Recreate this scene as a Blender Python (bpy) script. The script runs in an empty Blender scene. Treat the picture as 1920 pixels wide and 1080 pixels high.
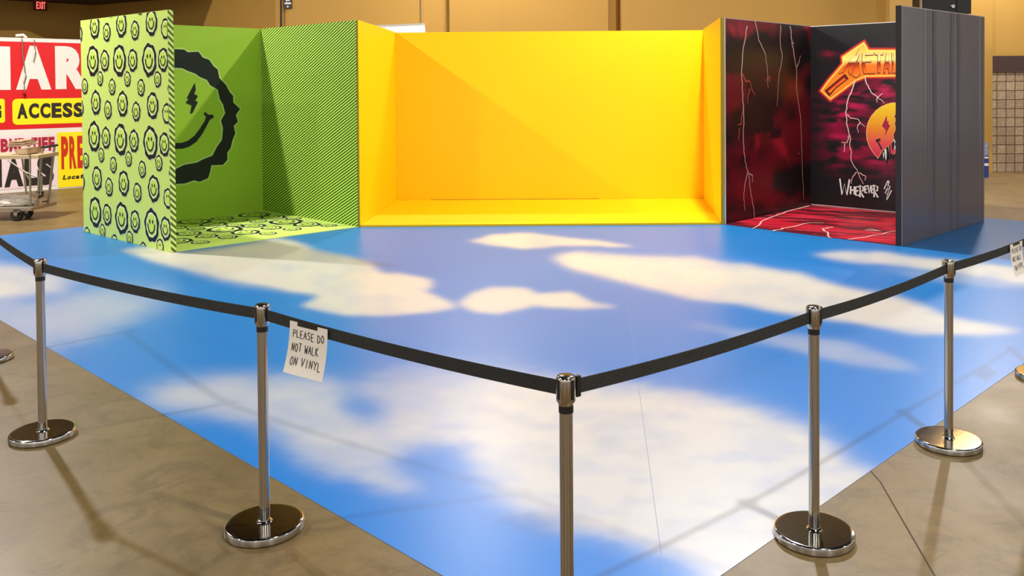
import bpy, bmesh, math, random
import numpy as np
from mathutils import Vector, Matrix
from mathutils.geometry import tessellate_polygon
random.seed(4)
COL = bpy.context.scene.collection
sc = bpy.context.scene

# ------------------------------------------------------------------ camera
CF, CX, CY, PIT, ROL, CH = 1660.49, 1039.956, 189.31, 0.0174, 0.00682, 1.8506
WH = 2.726                                   # booth wall height
SH = 0.946                                   # stanchion height
cr, sr, cp, sp = math.cos(ROL), math.sin(ROL), math.cos(PIT), math.sin(PIT)
FWD = Vector((0, cp, -sp)); UPV = Vector((0, sp, cp)); XV = Vector((1, 0, 0))
RI = cr*XV - sr*UPV; UP = sr*XV + cr*UPV
cam = bpy.data.objects.new('camera', bpy.data.cameras.new('camera')); COL.objects.link(cam)
M = Matrix((( RI.x, UP.x, -FWD.x, 0), (RI.y, UP.y, -FWD.y, 0), (RI.z, UP.z, -FWD.z, CH), (0, 0, 0, 1)))
cam.matrix_world = M
cam.data.sensor_width = 36; cam.data.lens = CF/1920*36
cam.data.shift_x = (960-CX)/1920; cam.data.shift_y = (CY-540)/1920
cam.data.clip_end = 200
sc.camera = cam

def ray(u, v):                               # direction of a measured photo point, for reading off sizes
    a = (u-CX)/CF; b = -(v-CY)/CF
    return FWD + a*RI + b*UP
def gr(u, v, z=0.0):
    d = ray(u, v); t = (z-CH)/d.z
    return Vector((0, 0, CH)) + d*t
def at(u, v, Y):
    d = ray(u, v); return Vector((0, 0, CH)) + d*(Y/d.y)

# ------------------------------------------------------------------ materials
def srgb(r, g, b):
    f = lambda c: (c/255/12.92) if c/255 <= .04045 else ((c/255+.055)/1.055)**2.4
    return (f(r), f(g), f(b))
def mat(name, rgb, rough=.5, metal=0, spec=.5, noise=None, bump=None, emit=None, coat=0):
    m = bpy.data.materials.new(name); m.use_nodes = True
    nt = m.node_tree; b = nt.nodes['Principled BSDF']
    c = srgb(*rgb) if max(rgb) > 1 else rgb
    b.inputs['Base Color'].default_value = (*c, 1); b.inputs['Roughness'].default_value = rough
    b.inputs['Metallic'].default_value = metal; b.inputs['Specular IOR Level'].default_value = spec
    if coat: b.inputs['Coat Weight'].default_value = coat; b.inputs['Coat Roughness'].default_value = .12
    if noise:                                # (scale, amount): gentle wear in the colour
        tc = nt.nodes.new('ShaderNodeTexCoord'); n = nt.nodes.new('ShaderNodeTexNoise')
        n.inputs['Scale'].default_value = noise[0]; n.inputs['Detail'].default_value = 5
        nt.links.new(tc.outputs['Object'], n.inputs['Vector'])
        r = nt.nodes.new('ShaderNodeValToRGB'); k = noise[1]
        r.color_ramp.elements[0].position = .3; r.color_ramp.elements[1].position = .7
        r.color_ramp.elements[0].color = (*[x*(1-k) for x in c], 1)
        r.color_ramp.elements[1].color = (*[min(1, x*(1+k)) for x in c], 1)
        nt.links.new(n.outputs['Fac'], r.inputs['Fac']); nt.links.new(r.outputs['Color'], b.inputs['Base Color'])
    if bump:
        tc = nt.nodes.new('ShaderNodeTexCoord'); n = nt.nodes.new('ShaderNodeTexNoise')
        n.inputs['Scale'].default_value = bump[0]; nt.links.new(tc.outputs['Object'], n.inputs['Vector'])
        n.inputs['Detail'].default_value = 3
        bp_ = nt.nodes.new('ShaderNodeBump'); bp_.inputs['Strength'].default_value = bump[1]; bp_.inputs['Distance'].default_value = .01
        nt.links.new(n.outputs['Fac'], bp_.inputs['Height']); nt.links.new(bp_.outputs['Normal'], b.inputs['Normal'])
    if emit:
        b.inputs['Emission Color'].default_value = (*c, 1); b.inputs['Emission Strength'].default_value = emit
    return m
def vcol(name, rough, spec=.5, bump=None):   # colour of a print, stored on its mesh
    m = mat(name, (.5, .5, .5), rough, spec=spec, bump=bump)
    a = m.node_tree.nodes.new('ShaderNodeVertexColor'); a.layer_name = 'print'
    m.node_tree.links.new(a.outputs['Color'], m.node_tree.nodes['Principled BSDF'].inputs['Base Color'])
    return m
def stripes(name, c1, c2, period, slope, rough=.45):
    m = mat(name, c1, rough); nt = m.node_tree
    uv = nt.nodes.new('ShaderNodeUVMap'); uv.uv_map = 'uv'
    sx = nt.nodes.new('ShaderNodeSeparateXYZ'); nt.links.new(uv.outputs['UV'], sx.inputs[0])
    def mth(op, a, b):
        n = nt.nodes.new('ShaderNodeMath'); n.operation = op
        for i, q in enumerate((a, b)):
            if isinstance(q, (int, float)): n.inputs[i].default_value = q
            else: nt.links.new(q, n.inputs[i])
        return n.outputs[0]
    ph = mth('SUBTRACT', sx.outputs['Y'], mth('MULTIPLY', sx.outputs['X'], slope))
    w = mth('SINE', mth('MULTIPLY', ph, 2*math.pi/period), 0)
    r = nt.nodes.new('ShaderNodeValToRGB'); r.color_ramp.elements[0].position = .35; r.color_ramp.elements[1].position = .65
    r.color_ramp.elements[0].color = (*srgb(*c2), 1); r.color_ramp.elements[1].color = (*srgb(*c1), 1)
    nt.links.new(mth('ADD', mth('MULTIPLY', w, .5), .5), r.inputs['Fac'])
    nt.links.new(r.outputs['Color'], nt.nodes['Principled BSDF'].inputs['Base Color'])
    return m
def ramp_uv(name, stops, rough=.4):          # printed colour change up the height of a panel
    m = mat(name, (.5, .5, .5), rough); nt = m.node_tree
    uv = nt.nodes.new('ShaderNodeUVMap'); uv.uv_map = 'uv'
    sx = nt.nodes.new('ShaderNodeSeparateXYZ'); nt.links.new(uv.outputs['UV'], sx.inputs[0])
    mr = nt.nodes.new('ShaderNodeMapRange'); mr.inputs['From Min'].default_value = stops[0][0]; mr.inputs['From Max'].default_value = stops[-1][0]
    nt.links.new(sx.outputs['Y'], mr.inputs['Value'])
    r = nt.nodes.new('ShaderNodeValToRGB'); e = r.color_ramp.elements
    sp0, sp1 = stops[0][0], stops[-1][0]
    while len(e) < len(stops): e.new(.5)
    for i, (t, c) in enumerate(stops):
        e[i].position = (t-sp0)/(sp1-sp0); e[i].color = (*srgb(*c), 1)
    nt.links.new(mr.outputs['Result'], r.inputs['Fac']); nt.links.new(r.outputs['Color'], nt.nodes['Principled BSDF'].inputs['Base Color'])
    return m

# ------------------------------------------------------------------ mesh builder
class MB:
    def __init__(s): s.v = []; s.f = []; s.m = []; s.uv = []; s.mats = []; s.sm = []; s.col = {}
    def mi(s, m):
        if m not in s.mats: s.mats.append(m)
        return s.mats.index(m)
    def face(s, pts, m, uv=None, smooth=False):
        i0 = len(s.v); s.v += [tuple(p) for p in pts]; s.f.append(tuple(range(i0, i0+len(pts))))
        s.m.append(s.mi(m)); s.uv.append(uv or [(0, 0)]*len(pts)); s.sm.append(smooth)
    def shared(s, pts, faces, m, smooth=False, uvs=None):
        i0 = len(s.v); s.v += [tuple(p) for p in pts]; k = s.mi(m)
        for f in faces:
            s.f.append(tuple(i0+i for i in f)); s.m.append(k); s.sm.append(smooth)
            s.uv.append([uvs[i] for i in f] if uvs else [(0, 0)]*len(f))
    def hexa(s, b, t, m, uvf=None):           # four base corners, four top corners
        p = list(b)+list(t)
        s.shared(p, [(3, 2, 1, 0), (4, 5, 6, 7), (0, 1, 5, 4), (1, 2, 6, 5), (2, 3, 7, 6), (3, 0, 4, 7)], m)
    def box(s, lo, hi, m):
        x0, y0, z0 = lo; x1, y1, z1 = hi
        s.hexa([(x0, y0, z0), (x1, y0, z0), (x1, y1, z0), (x0, y1, z0)], [(x0, y0, z1), (x1, y0, z1), (x1, y1, z1), (x0, y1, z1)], m)
    def bar(s, a, b, w, h, m):                # box bar from a to b
        a, b = Vector(a), Vector(b); d = (b-a).normalized()
        r = d.cross(Vector((0, 0, 1)))
        r = r.normalized() if r.length > 1e-3 else Vector((1, 0, 0))
        u = r.cross(d).normalized(); r, u = r*w/2, u*h/2
        s.hexa([a-r-u, a+r-u, a+r+u, a-r+u], [b-r-u, b+r-u, b+r+u, b-r+u], m)
    def tube(s, pts, r, m, n=10, cap=True):
        pts = [Vector(p) for p in pts]; V = []; F = []
        for i, p in enumerate(pts):
            d = (pts[min(i+1, len(pts)-1)]-pts[max(i-1, 0)]).normalized()
            a = d.cross(Vector((0, 0, 1)))
            a = a.normalized() if a.length > 1e-3 else Vector((1, 0, 0))
            b = d.cross(a).normalized()
            for k in range(n):
                t = 2*math.pi*k/n; V.append(p+(a*math.cos(t)+b*math.sin(t))*r)
        for i in range(len(pts)-1):
            for k in range(n): F.append((i*n+k, i*n+(k+1) % n, (i+1)*n+(k+1) % n, (i+1)*n+k))
        s.shared(V, F, m, True)
        if cap: s.face([V[k] for k in range(n)], m); s.face([V[-n+k] for k in range(n)][::-1], m)
    def lathe(s, prof, c, m, n=48, axis='z', smooth=True):
        if smooth and len(prof) > 2:          # keep sharp edges sharp
            for i in range(1, len(prof)-1):
                a = math.atan2(prof[i][1]-prof[i-1][1], prof[i][0]-prof[i-1][0]); b = math.atan2(prof[i+1][1]-prof[i][1], prof[i+1][0]-prof[i][0])
                if abs((b-a+math.pi) % (2*math.pi)-math.pi) > math.radians(50):
                    s.lathe(prof[:i+1], c, m, n, axis); s.lathe(prof[i:], c, m, n, axis); return
        V = []; F = []
        for r, z in prof:
            for k in range(n):
                t = 2*math.pi*k/n; x, y = r*math.cos(t), r*math.sin(t)
                V.append((c[0]+x, c[1]+y, c[2]+z) if axis == 'z' else (c[0]+x, c[1]+z, c[2]+y) if axis == 'y' else (c[0]+z, c[1]+x, c[2]+y))
        for i in range(len(prof)-1):
            for k in range(n): F.append((i*n+k, i*n+(k+1) % n, (i+1)*n+(k+1) % n, (i+1)*n+k))
        s.shared(V, F, m, smooth)
    def build(s, name, parent=None, keep_normals=False):
        me = bpy.data.meshes.new(name); me.from_pydata(s.v, [], s.f)
        for m in s.mats: me.materials.append(m)
        me.polygons.foreach_set('material_index', s.m); me.polygons.foreach_set('use_smooth', s.sm)
        uvl = me.uv_layers.new(name='uv'); uvl.data.foreach_set('uv', [c for f in s.uv for q in f for c in q])
        if s.col:
            at_ = me.color_attributes.new('print', 'FLOAT_COLOR', 'POINT')
            arr = np.ones((len(s.v), 4), np.float32)
            for i0, a in s.col.items(): arr[i0:i0+len(a), :3] = a
            at_.data.foreach_set('color', arr.ravel())
        me.update()
        if not keep_normals:
            bm = bmesh.new(); bm.from_mesh(me); bmesh.ops.recalc_face_normals(bm, faces=bm.faces); bm.to_mesh(me); bm.free()
        o = bpy.data.objects.new(name, me); COL.objects.link(o)
        if parent: o.parent = parent
        return o
def at_origin(o, p):                          # move the origin of a placed mesh to p
    p = Vector(p); o.data.transform(Matrix.Translation(-p)); o.location = p; return o
def thing(name, label, cat, loc=(0, 0, 0), group=None):
    o = bpy.data.objects.new(name, None); COL.objects.link(o); o.location = loc; o.empty_display_size = .1
    return tag(o, label, cat, group)
def tag(o, label, cat, group=None):
    o['label'] = label; o['category'] = cat
    if group: o['group'] = group
    return o
def part(mb, name, root, label=None, **k):
    o = mb.build(name, **k); o.data.transform(Matrix.Translation(-root.location)); o.parent = root
    if label: o['label'] = label
    return o
def struct(mb, name, label=None, **k):
    o = mb.build(name, **k); o['kind'] = 'structure'
    if label: o['label'] = label
    return o

# ------------------------------------------------------------------ numpy noise, painted masks
def vnoise(x, y, seed=0):
    rs = np.random.RandomState(seed); T = rs.rand(256, 256)
    xi = np.floor(x).astype(int); yi = np.floor(y).astype(int); fx = x-xi; fy = y-yi
    fx = fx*fx*(3-2*fx); fy = fy*fy*(3-2*fy)
    g = lambda a, b: T[a % 256, b % 256]
    return (g(xi, yi)*(1-fx)+g(xi+1, yi)*fx)*(1-fy)+(g(xi, yi+1)*(1-fx)+g(xi+1, yi+1)*fx)*fy
def fbm(x, y, seed=0, o=4):
    s = 0; a = .5; t = 0
    for i in range(o): s = s+a*vnoise(x*2**i, y*2**i, seed+i); t += a; a *= .5
    return s/t
def inside(x, y, P):
    r = np.zeros(x.shape, bool); n = len(P)
    for i in range(n):
        x1, y1 = P[i]; x2, y2 = P[(i+1) % n]
        if y1 == y2: continue
        c = (y1 > y) != (y2 > y)
        r ^= c & (x < (x2-x1)*(y-y1)/(y2-y1)+x1)
    return r
def blur(a, sx, sy):
    for ax, sg in ((1, sx), (0, sy)):
        if sg < .3: continue
        n = int(3*sg)+1; k = np.exp(-.5*(np.arange(-n, n+1)/sg)**2); k /= k.sum()
        a = np.apply_along_axis(lambda q: np.convolve(np.pad(q, n, mode='edge'), k, 'valid'), ax, a)
    return a

# ------------------------------------------------------------------ wall planes
class Wall:
    """upright plane from P0 to P1; s runs along it, t up, n points to the viewer's side"""
    def __init__(w, P0, P1, z0=0.0):
        w.P = Vector((P0[0], P0[1], z0)); d = Vector((P1[0]-P0[0], P1[1]-P0[1], 0)); w.L = d.length; w.d = d.normalized()
        w.n = Vector((w.d.y, -w.d.x, 0))
        if (Vector((0, 0, 0))-w.P).dot(w.n) < 0: w.n = -w.n
        w.t = Vector((0, 0, 1))
    def pt(w, s, t, off=0): return w.P+w.d*s+w.t*t+w.n*off
    def st(w, u, v):
        d = ray(u, v); o = Vector((0, 0, CH)); k = (w.P-o).dot(w.n)/d.dot(w.n); p = o+d*k-w.P
        return (p.dot(w.d), p.dot(w.t))
    def slab(w, mb, m, T, H, back=None, s0=0, s1=None, t0=0, edge=None, mit=0):
        s1 = w.L if s1 is None else s1; back = back or m; edge = edge or back
        c = lambda s, t, o: w.pt(s, t, o)
        mb.face([c(s0, t0, 0), c(s1, t0, 0), c(s1, H, 0), c(s0, H, 0)], m, [(s0, t0), (s1, t0), (s1, H), (s0, H)])
        mb.face([c(s0+mit, t0, -T), c(s1, t0, -T), c(s1, H, -T), c(s0+mit, H, -T)], back, [(s0, t0), (s1, t0), (s1, H), (s0, H)])
        for s, e_ in ((s0, mit), (s1, 0)): mb.face([c(s, t0, 0), c(s+e_, t0, -T), c(s+e_, H, -T), c(s, H, 0)], edge, [(0, t0), (T, t0), (T, H), (0, H)])
        for t in (t0, H): mb.face([c(s0, t, 0), c(s1, t, 0), c(s1, t, -T), c(s0+mit, t, -T)], edge, [(s0, 0), (s1, 0), (s1, T), (s0, T)])
class Flat(Wall):
    """the same for something printed on a horizontal surface"""
    def __init__(w, P0, P1, side, z0):
        w.P = Vector((P0[0], P0[1], z0)); d = Vector((P1[0]-P0[0], P1[1]-P0[1], 0)); w.L = d.length; w.d = d.normalized()
        w.t = Vector((-w.d.y, w.d.x, 0))
        if (Vector((side[0], side[1], z0))-w.P).dot(w.t) < 0: w.t = -w.t
        w.n = Vector((0, 0, 1))
def poly(mb, w, P, m, off):                   # filled polygon in (s, t)
    pts = [w.pt(s, t, off) for s, t in P]
    tri = tessellate_polygon([[Vector((s, t, 0)) for s, t in P]])
    mb.shared(pts, [tuple(t) for t in tri], m, uvs=list(P))
def polypx(mb, w, P, m, off): poly(mb, w, [w.st(*p) for p in P], m, off)
def ring(mb, w, Po, Pi, m, off):
    n = len(Po); pts = [w.pt(s, t, off) for s, t in list(Po)+list(Pi)]
    mb.shared(pts, [(i, (i+1) % n, n+(i+1) % n, n+i) for i in range(n)], m, uvs=list(Po)+list(Pi))
def ribbon(mb, w, P, wd, m, off):             # stroke of width wd along (s, t) points
    P = [Vector(p) for p in P]; V = []; n = len(P)
    for i, p in enumerate(P):
        d = P[min(i+1, n-1)]-P[max(i-1, 0)]
        d = d.normalized() if d.length > 1e-9 else Vector((1, 0)); q = Vector((-d.y, d.x))
        ww = wd[i] if isinstance(wd, (list, tuple)) else wd
        V += [p+q*ww/2, p-q*ww/2]
    mb.shared([w.pt(v.x, v.y, off) for v in V], [(2*i, 2*i+1, 2*i+3, 2*i+2) for i in range(n-1)], m, uvs=[(v.x, v.y) for v in V])
def jag(P, amp, n=3, seed=1):                 # crackle a polyline
    r = random.Random(seed); out = []
    for a, b in zip(P[:-1], P[1:]):
        a, b = Vector(a), Vector(b); d = b-a; q = Vector((-d.y, d.x)).normalized() if d.length > 1e-9 else Vector((0, 0))
        for i in range(n): out.append(a+d*i/n+q*(r.uniform(-amp, amp) if i else 0))
    return out+[Vector(P[-1])]

# stroke letters, in a box one wide and one high
HAND = {'P': [[(0, 0), (.05, 1), (.75, .9), (.8, .6), (.05, .45)]], 'L': [[(0, 1), (.05, 0), (.8, .05)]],
 'E': [[(.8, 1), (0, .95), (.05, 0), (.85, .03)], [(0, .5), (.65, .53)]], 'A': [[(0, 0), (.45, 1), (.85, 0)], [(.15, .35), (.7, .38)]],
 'S': [[(.8, .9), (.35, 1), (.05, .75), (.7, .4), (.6, .05), (0, .05)]], 'D': [[(.05, 0), (0, 1), (.6, .9), (.85, .5), (.6, .1), (.05, 0)]],
 'O': [[(.4, 1), (.05, .7), (.1, .15), (.5, 0), (.8, .35), (.75, .8), (.4, 1)]], 'N': [[(0, 0), (.05, 1), (.75, 0), (.8, 1)]],
 'T': [[(0, 1), (.9, .97)], [(.45, .98), (.42, 0)]], 'W': [[(0, 1), (.2, 0), (.45, .7), (.65, 0), (.9, 1)]],
 'K': [[(0, 0), (.03, 1)], [(.75, 1), (.05, .5), (.85, 0)]], 'V': [[(0, 1), (.4, 0), (.85, 1)]], 'I': [[(.4, 1), (.38, 0)]],
 'Y': [[(0, 1), (.4, .5), (.85, 1)], [(.4, .5), (.4, 0)]], 'H': [[(0, 0), (.03, 1)], [(.8, 0), (.8, 1)], [(.03, .5), (.8, .55)]],
 'R': [[(0, 0), (.03, 1), (.75, .85), (.7, .55), (.05, .48), (.85, 0)]]}
def hand(mb, w, text, s0, t0, cw, ch, sw, m, off, gap=1.25, seed=0):
    r = random.Random(seed); s = s0
    for c in text:
        if c != ' ':
            dy = r.uniform(-.06, .06)*ch
            for st in HAND[c]: ribbon(mb, w, [(s+x*cw, t0+dy+y*ch) for x, y in st], sw, m, off)
        s += cw*(gap if c != ' ' else .8)
    return s
_g = {}
def glyph(ch, bold=.045):                     # outline of a bold letter as triangles in a unit box
    if (ch, bold) in _g: return _g[ch, bold]
    cu = bpy.data.curves.new('letter', 'FONT'); cu.body = ch; cu.offset = bold; cu.resolution_u = 4
    o = bpy.data.objects.new('letter', cu); COL.objects.link(o)
    dg = bpy.context.evaluated_depsgraph_get(); dg.update(); me = bpy.data.meshes.new_from_object(o.evaluated_get(dg))
    V = [(v.co.x, v.co.y) for v in me.vertices]; F = [tuple(p.vertices) for p in me.polygons]
    x0, x1 = min(v[0] for v in V), max(v[0] for v in V); y0, y1 = min(v[1] for v in V), max(v[1] for v in V)
    V = [((x-x0)/(x1-x0), (y-y0)/(y1-y0)) for x, y in V]
    bpy.data.objects.remove(o); bpy.data.curves.remove(cu); bpy.data.meshes.remove(me)
    _g[ch, bold] = (V, F); return V, F
def letter(mb, w, ch, s0, t0, s1, t1, m, off, slant=0, bold=.045):
    V, F = glyph(ch, bold)
    Q = [(s0+(s1-s0)*x+slant*y*(t1-t0), t0+(t1-t0)*y) for x, y in V]
    mb.shared([w.pt(s, t, off) for s, t in Q], F, m, uvs=Q)
def letters(mb, w, text, px0, px1, py0a, py1a, m, off, gap=.12, slant=0, bold=.045, narrow='I.'):
    """text filling the photo rectangle px0..px1, py0a (top)..py1a (foot)"""
    wts = [.45 if c in narrow else 1 for c in text]; tot = sum(wts)+gap*(len(text)-1)
    s0, _ = w.st(px0, py1a); s1, _ = w.st(px1, py1a); unit = (s1-s0)/tot; s = s0
    _, tb = w.st((px0+px1)/2, py1a); _, tt = w.st((px0+px1)/2, py0a)
    for c, k in zip(text, wts):
        letter(mb, w, c, s, tb, s+unit*k, tt, m, off, slant, bold); s += unit*(k+gap)

# ------------------------------------------------------------------ colours
M_chrome = mat('chrome', (.52, .51, .49), .10, 1, bump=(22, .02))
M_chrome2 = mat('chrome_post', (.50, .46, .41), .16, 1)
M_black = mat('black_plastic', (18, 17, 16), .4)
M_belt = mat('black_webbing', (34, 33, 31), .75, noise=(60, .3))
M_paper = mat('white_paper', (236, 228, 215), .8)
M_ink = mat('marker_ink', (40, 42, 40), .8)
M_yel = mat('yellow_laminate', (252, 197, 0), .42, spec=.3)
M_yedge = mat('yellow_edge', (176, 150, 20), .6)
M_gl = mat('lime_print', (208, 232, 116), .5, spec=.35)
M_gpale = mat('pale_lime_print', (228, 242, 176), .5, spec=.3)
M_gface = mat('face_lime_print', (202, 232, 96), .5, spec=.3)
M_gd = mat('black_print', (20, 26, 22), .5, spec=.3)
M_green = mat('leaf_green_laminate', (160, 196, 54), .5, spec=.3)
M_gstripe = stripes('green_pinstripe', (196, 230, 100), (36, 74, 6), .040, -.49)
M_gstripe2 = stripes('green_edge_stripe', (216, 236, 120), (70, 100, 30), .07, -1.0)
M_dark = mat('charcoal_laminate', (88, 80, 88), .27, spec=.7, bump=(1.3, .1))
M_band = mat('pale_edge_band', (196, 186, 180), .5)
M_dprint = mat('black_laminate', (16, 15, 17), .35)
M_bolt = mat('pale_lightning_print', (226, 186, 176), .5)
M_bolt2 = mat('orange_lightning_print', (214, 96, 60), .5)
M_ppl = mat('dark_edge', (30, 14, 22), .5)
M_white = mat('white_print', (235, 232, 228), .6)
M_pval = vcol('artwork_print', .36)
M_vin = vcol('vinyl_print', .36, .42, bump=(3, .04))

# ------------------------------------------------------------------ the hall
def concrete(name):
    m = mat(name, (140, 116, 82), .34, spec=.5); nt = m.node_tree; b = nt.nodes['Principled BSDF']
    tc = nt.nodes.new('ShaderNodeTexCoord')
    def nz(sc_, det, rg, d=0):
        n = nt.nodes.new('ShaderNodeTexNoise'); n.inputs['Scale'].default_value = sc_; n.inputs['Detail'].default_value = det
        n.inputs['Roughness'].default_value = rg; n.inputs['Distortion'].default_value = d
        nt.links.new(tc.outputs['Object'], n.inputs['Vector']); return n.outputs['Fac']
    r = nt.nodes.new('ShaderNodeValToRGB'); e = r.color_ramp.elements; e[0].position = .3; e[1].position = .72
    e[0].color = (*srgb(92, 74, 42), 1); e[1].color = (*srgb(126, 104, 64), 1)
    nt.links.new(nz(.9, 9, .68, .6), r.inputs['Fac'])
    v = nt.nodes.new('ShaderNodeValToRGB'); e = v.color_ramp.elements
    e[0].position = .40; e[0].color = (.72, .70, .66, 1); e[1].position = .5; e[1].color = (1, 1, 1, 1)
    nt.links.new(nz(2.6, 12, .78, 1.6), v.inputs['Fac'])
    mx = nt.nodes.new('ShaderNodeMix'); mx.data_type = 'RGBA'; mx.blend_type = 'MULTIPLY'; mx.inputs['Factor'].default_value = .9
    nt.links.new(r.outputs['Color'], mx.inputs['A']); nt.links.new(v.outputs['Color'], mx.inputs['B']); nt.links.new(mx.outputs['Result'], b.inputs['Base Color'])
    rr = nt.nodes.new('ShaderNodeMapRange'); rr.inputs['To Min'].default_value = .3; rr.inputs['To Max'].default_value = .55
    nt.links.new(nz(1.7, 6, .6), rr.inputs['Value']); nt.links.new(rr.outputs['Result'], b.inputs['Roughness'])
    bu = nt.nodes.new('ShaderNodeBump'); bu.inputs['Strength'].default_value = .12; bu.inputs['Distance'].default_value = .01
    nt.links.new(nz(5, 8, .6), bu.inputs['Height']); nt.links.new(bu.outputs['Normal'], b.inputs['Normal'])
    return m
f = MB(); f.box((-26, -14, -.2), (26, 27, 0), concrete('polished_concrete')); struct(f, 'floor', 'tan polished concrete hall floor')
M_crack = mat('joint_filler', (70, 54, 34), .8)
f = MB(); Pj = [Vector((1.497, 4.20, 0)), Vector((1.50, 4.08, 0)), Vector((1.41, 3.25, 0)), Vector((1.28, 2.1, 0))]
for a, b in zip(Pj[:-1], Pj[1:]): f.bar(a+Vector((0, 0, .0003)), b+Vector((0, 0, .0003)), .007, .001, M_crack)
struct(f, 'trim_1', 'dark joint line in the concrete floor')

M_tan = mat('tan_wall_paint', (178, 136, 60), .7, noise=(.35, .05))
M_tan2 = mat('light_tan_wall_paint', (190, 150, 78), .7)
M_brown = mat('dark_brown_band', (66, 42, 38), .5)
M_ceil = mat('dark_brown_ceiling', (58, 38, 32), .8)
M_roof = mat('dark_roof', (34, 33, 33), .9)
M_grey = mat('grey_metal', (150, 140, 128), .4, .6)
CORN = Vector((-10.85, 20.9, 0))
def upright(mb, a, b, T, z0, z1, m):
    w = Wall(a, b); w.slab(mb, m, T, z1, t0=z0); return w
# left wall runs to the corner, then the back wall turns twice towards the right
f = MB(); WL = upright(f, (CORN.x-11, CORN.y-11), CORN, .3, 0, 7.5, M_tan); struct(f, 'wall_left', 'tan hall wall behind the red banner')
PB = Vector((-5.72, 18.2, 0))
f = MB(); WB = upright(f, CORN, PB, .3, 0, 7.5, M_tan)
WB2 = upright(f, PB, (9.0, 18.2), .3, 0, 7.5, M_tan)
xs = lambda u, Y: at(u, 30, Y).x
f.box((xs(843, 18), 17.98, 0), (xs(1140, 18), 18.2, 7.5), M_tan)       # shallow piers of the back wall
f.box((xs(1166, 17.7), 17.7, 0), (xs(1666, 17.7), 18.2, 7.5), M_tan)
f.box((xs(1668, 17.5), 17.5, 0), (xs(1727, 17.5), 18.2, 7.5), M_tan2)
f.box((xs(789, 18.19), 18.17, 0), (xs(792, 18.19), 18.2, 7.5), M_tan2)
struct(f, 'wall_back', 'tan hall wall with shallow piers behind the booths')
# right hand wall: tan above, brown band, split-face block below
def blocks(name):
    m = mat(name, (128, 108, 84), .85); nt = m.node_tree; b = nt.nodes['Principled BSDF']
    uv = nt.nodes.new('ShaderNodeUVMap'); uv.uv_map = 'uv'
    br = nt.nodes.new('ShaderNodeTexBrick'); br.offset = 0; br.squash = 1
    br.inputs['Scale'].default_value = 1; br.inputs['Brick Width'].default_value = .187; br.inputs['Row Height'].default_value = .187
    br.inputs['Mortar Size'].default_value = .009; br.inputs['Mortar Smooth'].default_value = .2
    br.inputs['Color1'].default_value = (*srgb(176, 154, 124), 1); br.inputs['Color2'].default_value = (*srgb(158, 132, 106), 1)
    br.inputs['Mortar'].default_value = (*srgb(78, 58, 44), 1)
    nt.links.new(uv.outputs['UV'], br.inputs['Vector']); 
    n = nt.nodes.new('ShaderNodeTexNoise'); n.inputs['Scale'].default_value = 22; n.inputs['Detail'].default_value = 6; nt.links.new(uv.outputs['UV'], n.inputs['Vector'])
    mx = nt.nodes.new('ShaderNodeMix'); mx.data_type = 'RGBA'; mx.blend_type = 'OVERLAY'; mx.inputs['Factor'].default_value = .6
    nt.links.new(br.outputs['Color'], mx.inputs['A']); nt.links.new(n.outputs['Fac'], mx.inputs['B']); nt.links.new(mx.outputs['Result'], b.inputs['Base Color'])
    return m
f = MB(); YR = 18.3; xr0 = xs(1822, YR)
WR = Wall((xr0-.6, YR), (24, YR)); WR.slab(f, blocks('split_face_block'), .25, 2.08)
struct(f, 'wall_right', 'tan split-face block wall')
f = MB(); Wall((xr0-.6, YR-.02), (24, YR-.02)).slab(f, M_brown, .25, 2.40, t0=2.08); struct(f, 'trim_2', 'dark brown band above the block wall')
f = MB(); Wall((xr0-.6, YR+.03), (24, YR+.03)).slab(f, M_tan, .25, 7.5, t0=2.40); struct(f, 'wall_right_upper', 'tan painted wall above the brown band')
# low brown soffit over the far left corner, dark roof over the hall
f = MB(); hz = 3.82
a0, c0, b0 = Vector((CORN.x-11, CORN.y-11, hz)), Vector((CORN.x, CORN.y, hz)), Vector((PB.x-1.6, PB.y+.72, hz))
ins = [a0+Vector((1.9, -1.9, 0)), c0+Vector((-.3, -2.6, 0)), b0+Vector((-.5, -1.6, 0))]
base = [a0, c0, b0, ins[2], ins[1], ins[0]]
up = Vector((0, 0, 1.2))
f.shared(base+[p+up for p in base], [(0, 1, 4, 5), (1, 2, 3, 4), (6, 7, 10, 11), (7, 8, 9, 10)]+[(i, (i+1) % 6, 6+(i+1) % 6, 6+i) for i in range(6)], M_ceil)
struct(f, 'ceiling_soffit', 'dark brown soffit over the banner wall')
f = MB(); f.box((-26, -14, 7.5), (26, 27, 7.7), M_roof); struct(f, 'ceiling', 'dark hall ceiling')
f = MB(); f.tube([at(527, -40, 18.1), at(527, 200, 18.1)], .022, mat('dark_conduit', (48, 30, 20), .6)); o = f.build('drain_pipe')
tag(o, 'dark thin vertical pipe on the tan back wall above the striped green wall', 'pipe')

# exit sign on the left wall
wl = Wall((CORN.x-11+.05, CORN.y-11-.05), (CORN.x+.05, CORN.y-.05))
es = thing('exit_sign', 'small red illuminated EXIT sign high on the left wall', 'exit sign', wl.pt(*wl.st(75, 10), 0))
M_exit = mat('exit_red', (1.0, .10, .08), .5, emit=2.2); M_ebox = mat('exit_housing', (90, 24, 16), .5)
s0, t0 = wl.st(66, 18); s1, t1 = wl.st(84, 3)
f = MB()
bx = lambda w, mb, s0, t0, s1, t1, o0, o1, m: mb.hexa([w.pt(s0, t0, o0), w.pt(s1, t0, o0), w.pt(s1, t0, o1), w.pt(s0, t0, o1)], [w.pt(s0, t1, o0), w.pt(s1, t1, o0), w.pt(s1, t1, o1), w.pt(s0, t1, o1)], m)
bx(wl, f, s0-.03, t0-.02, s1+.03, t1+.02, 0, .05, M_ebox); part(f, 'housing', es)
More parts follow.
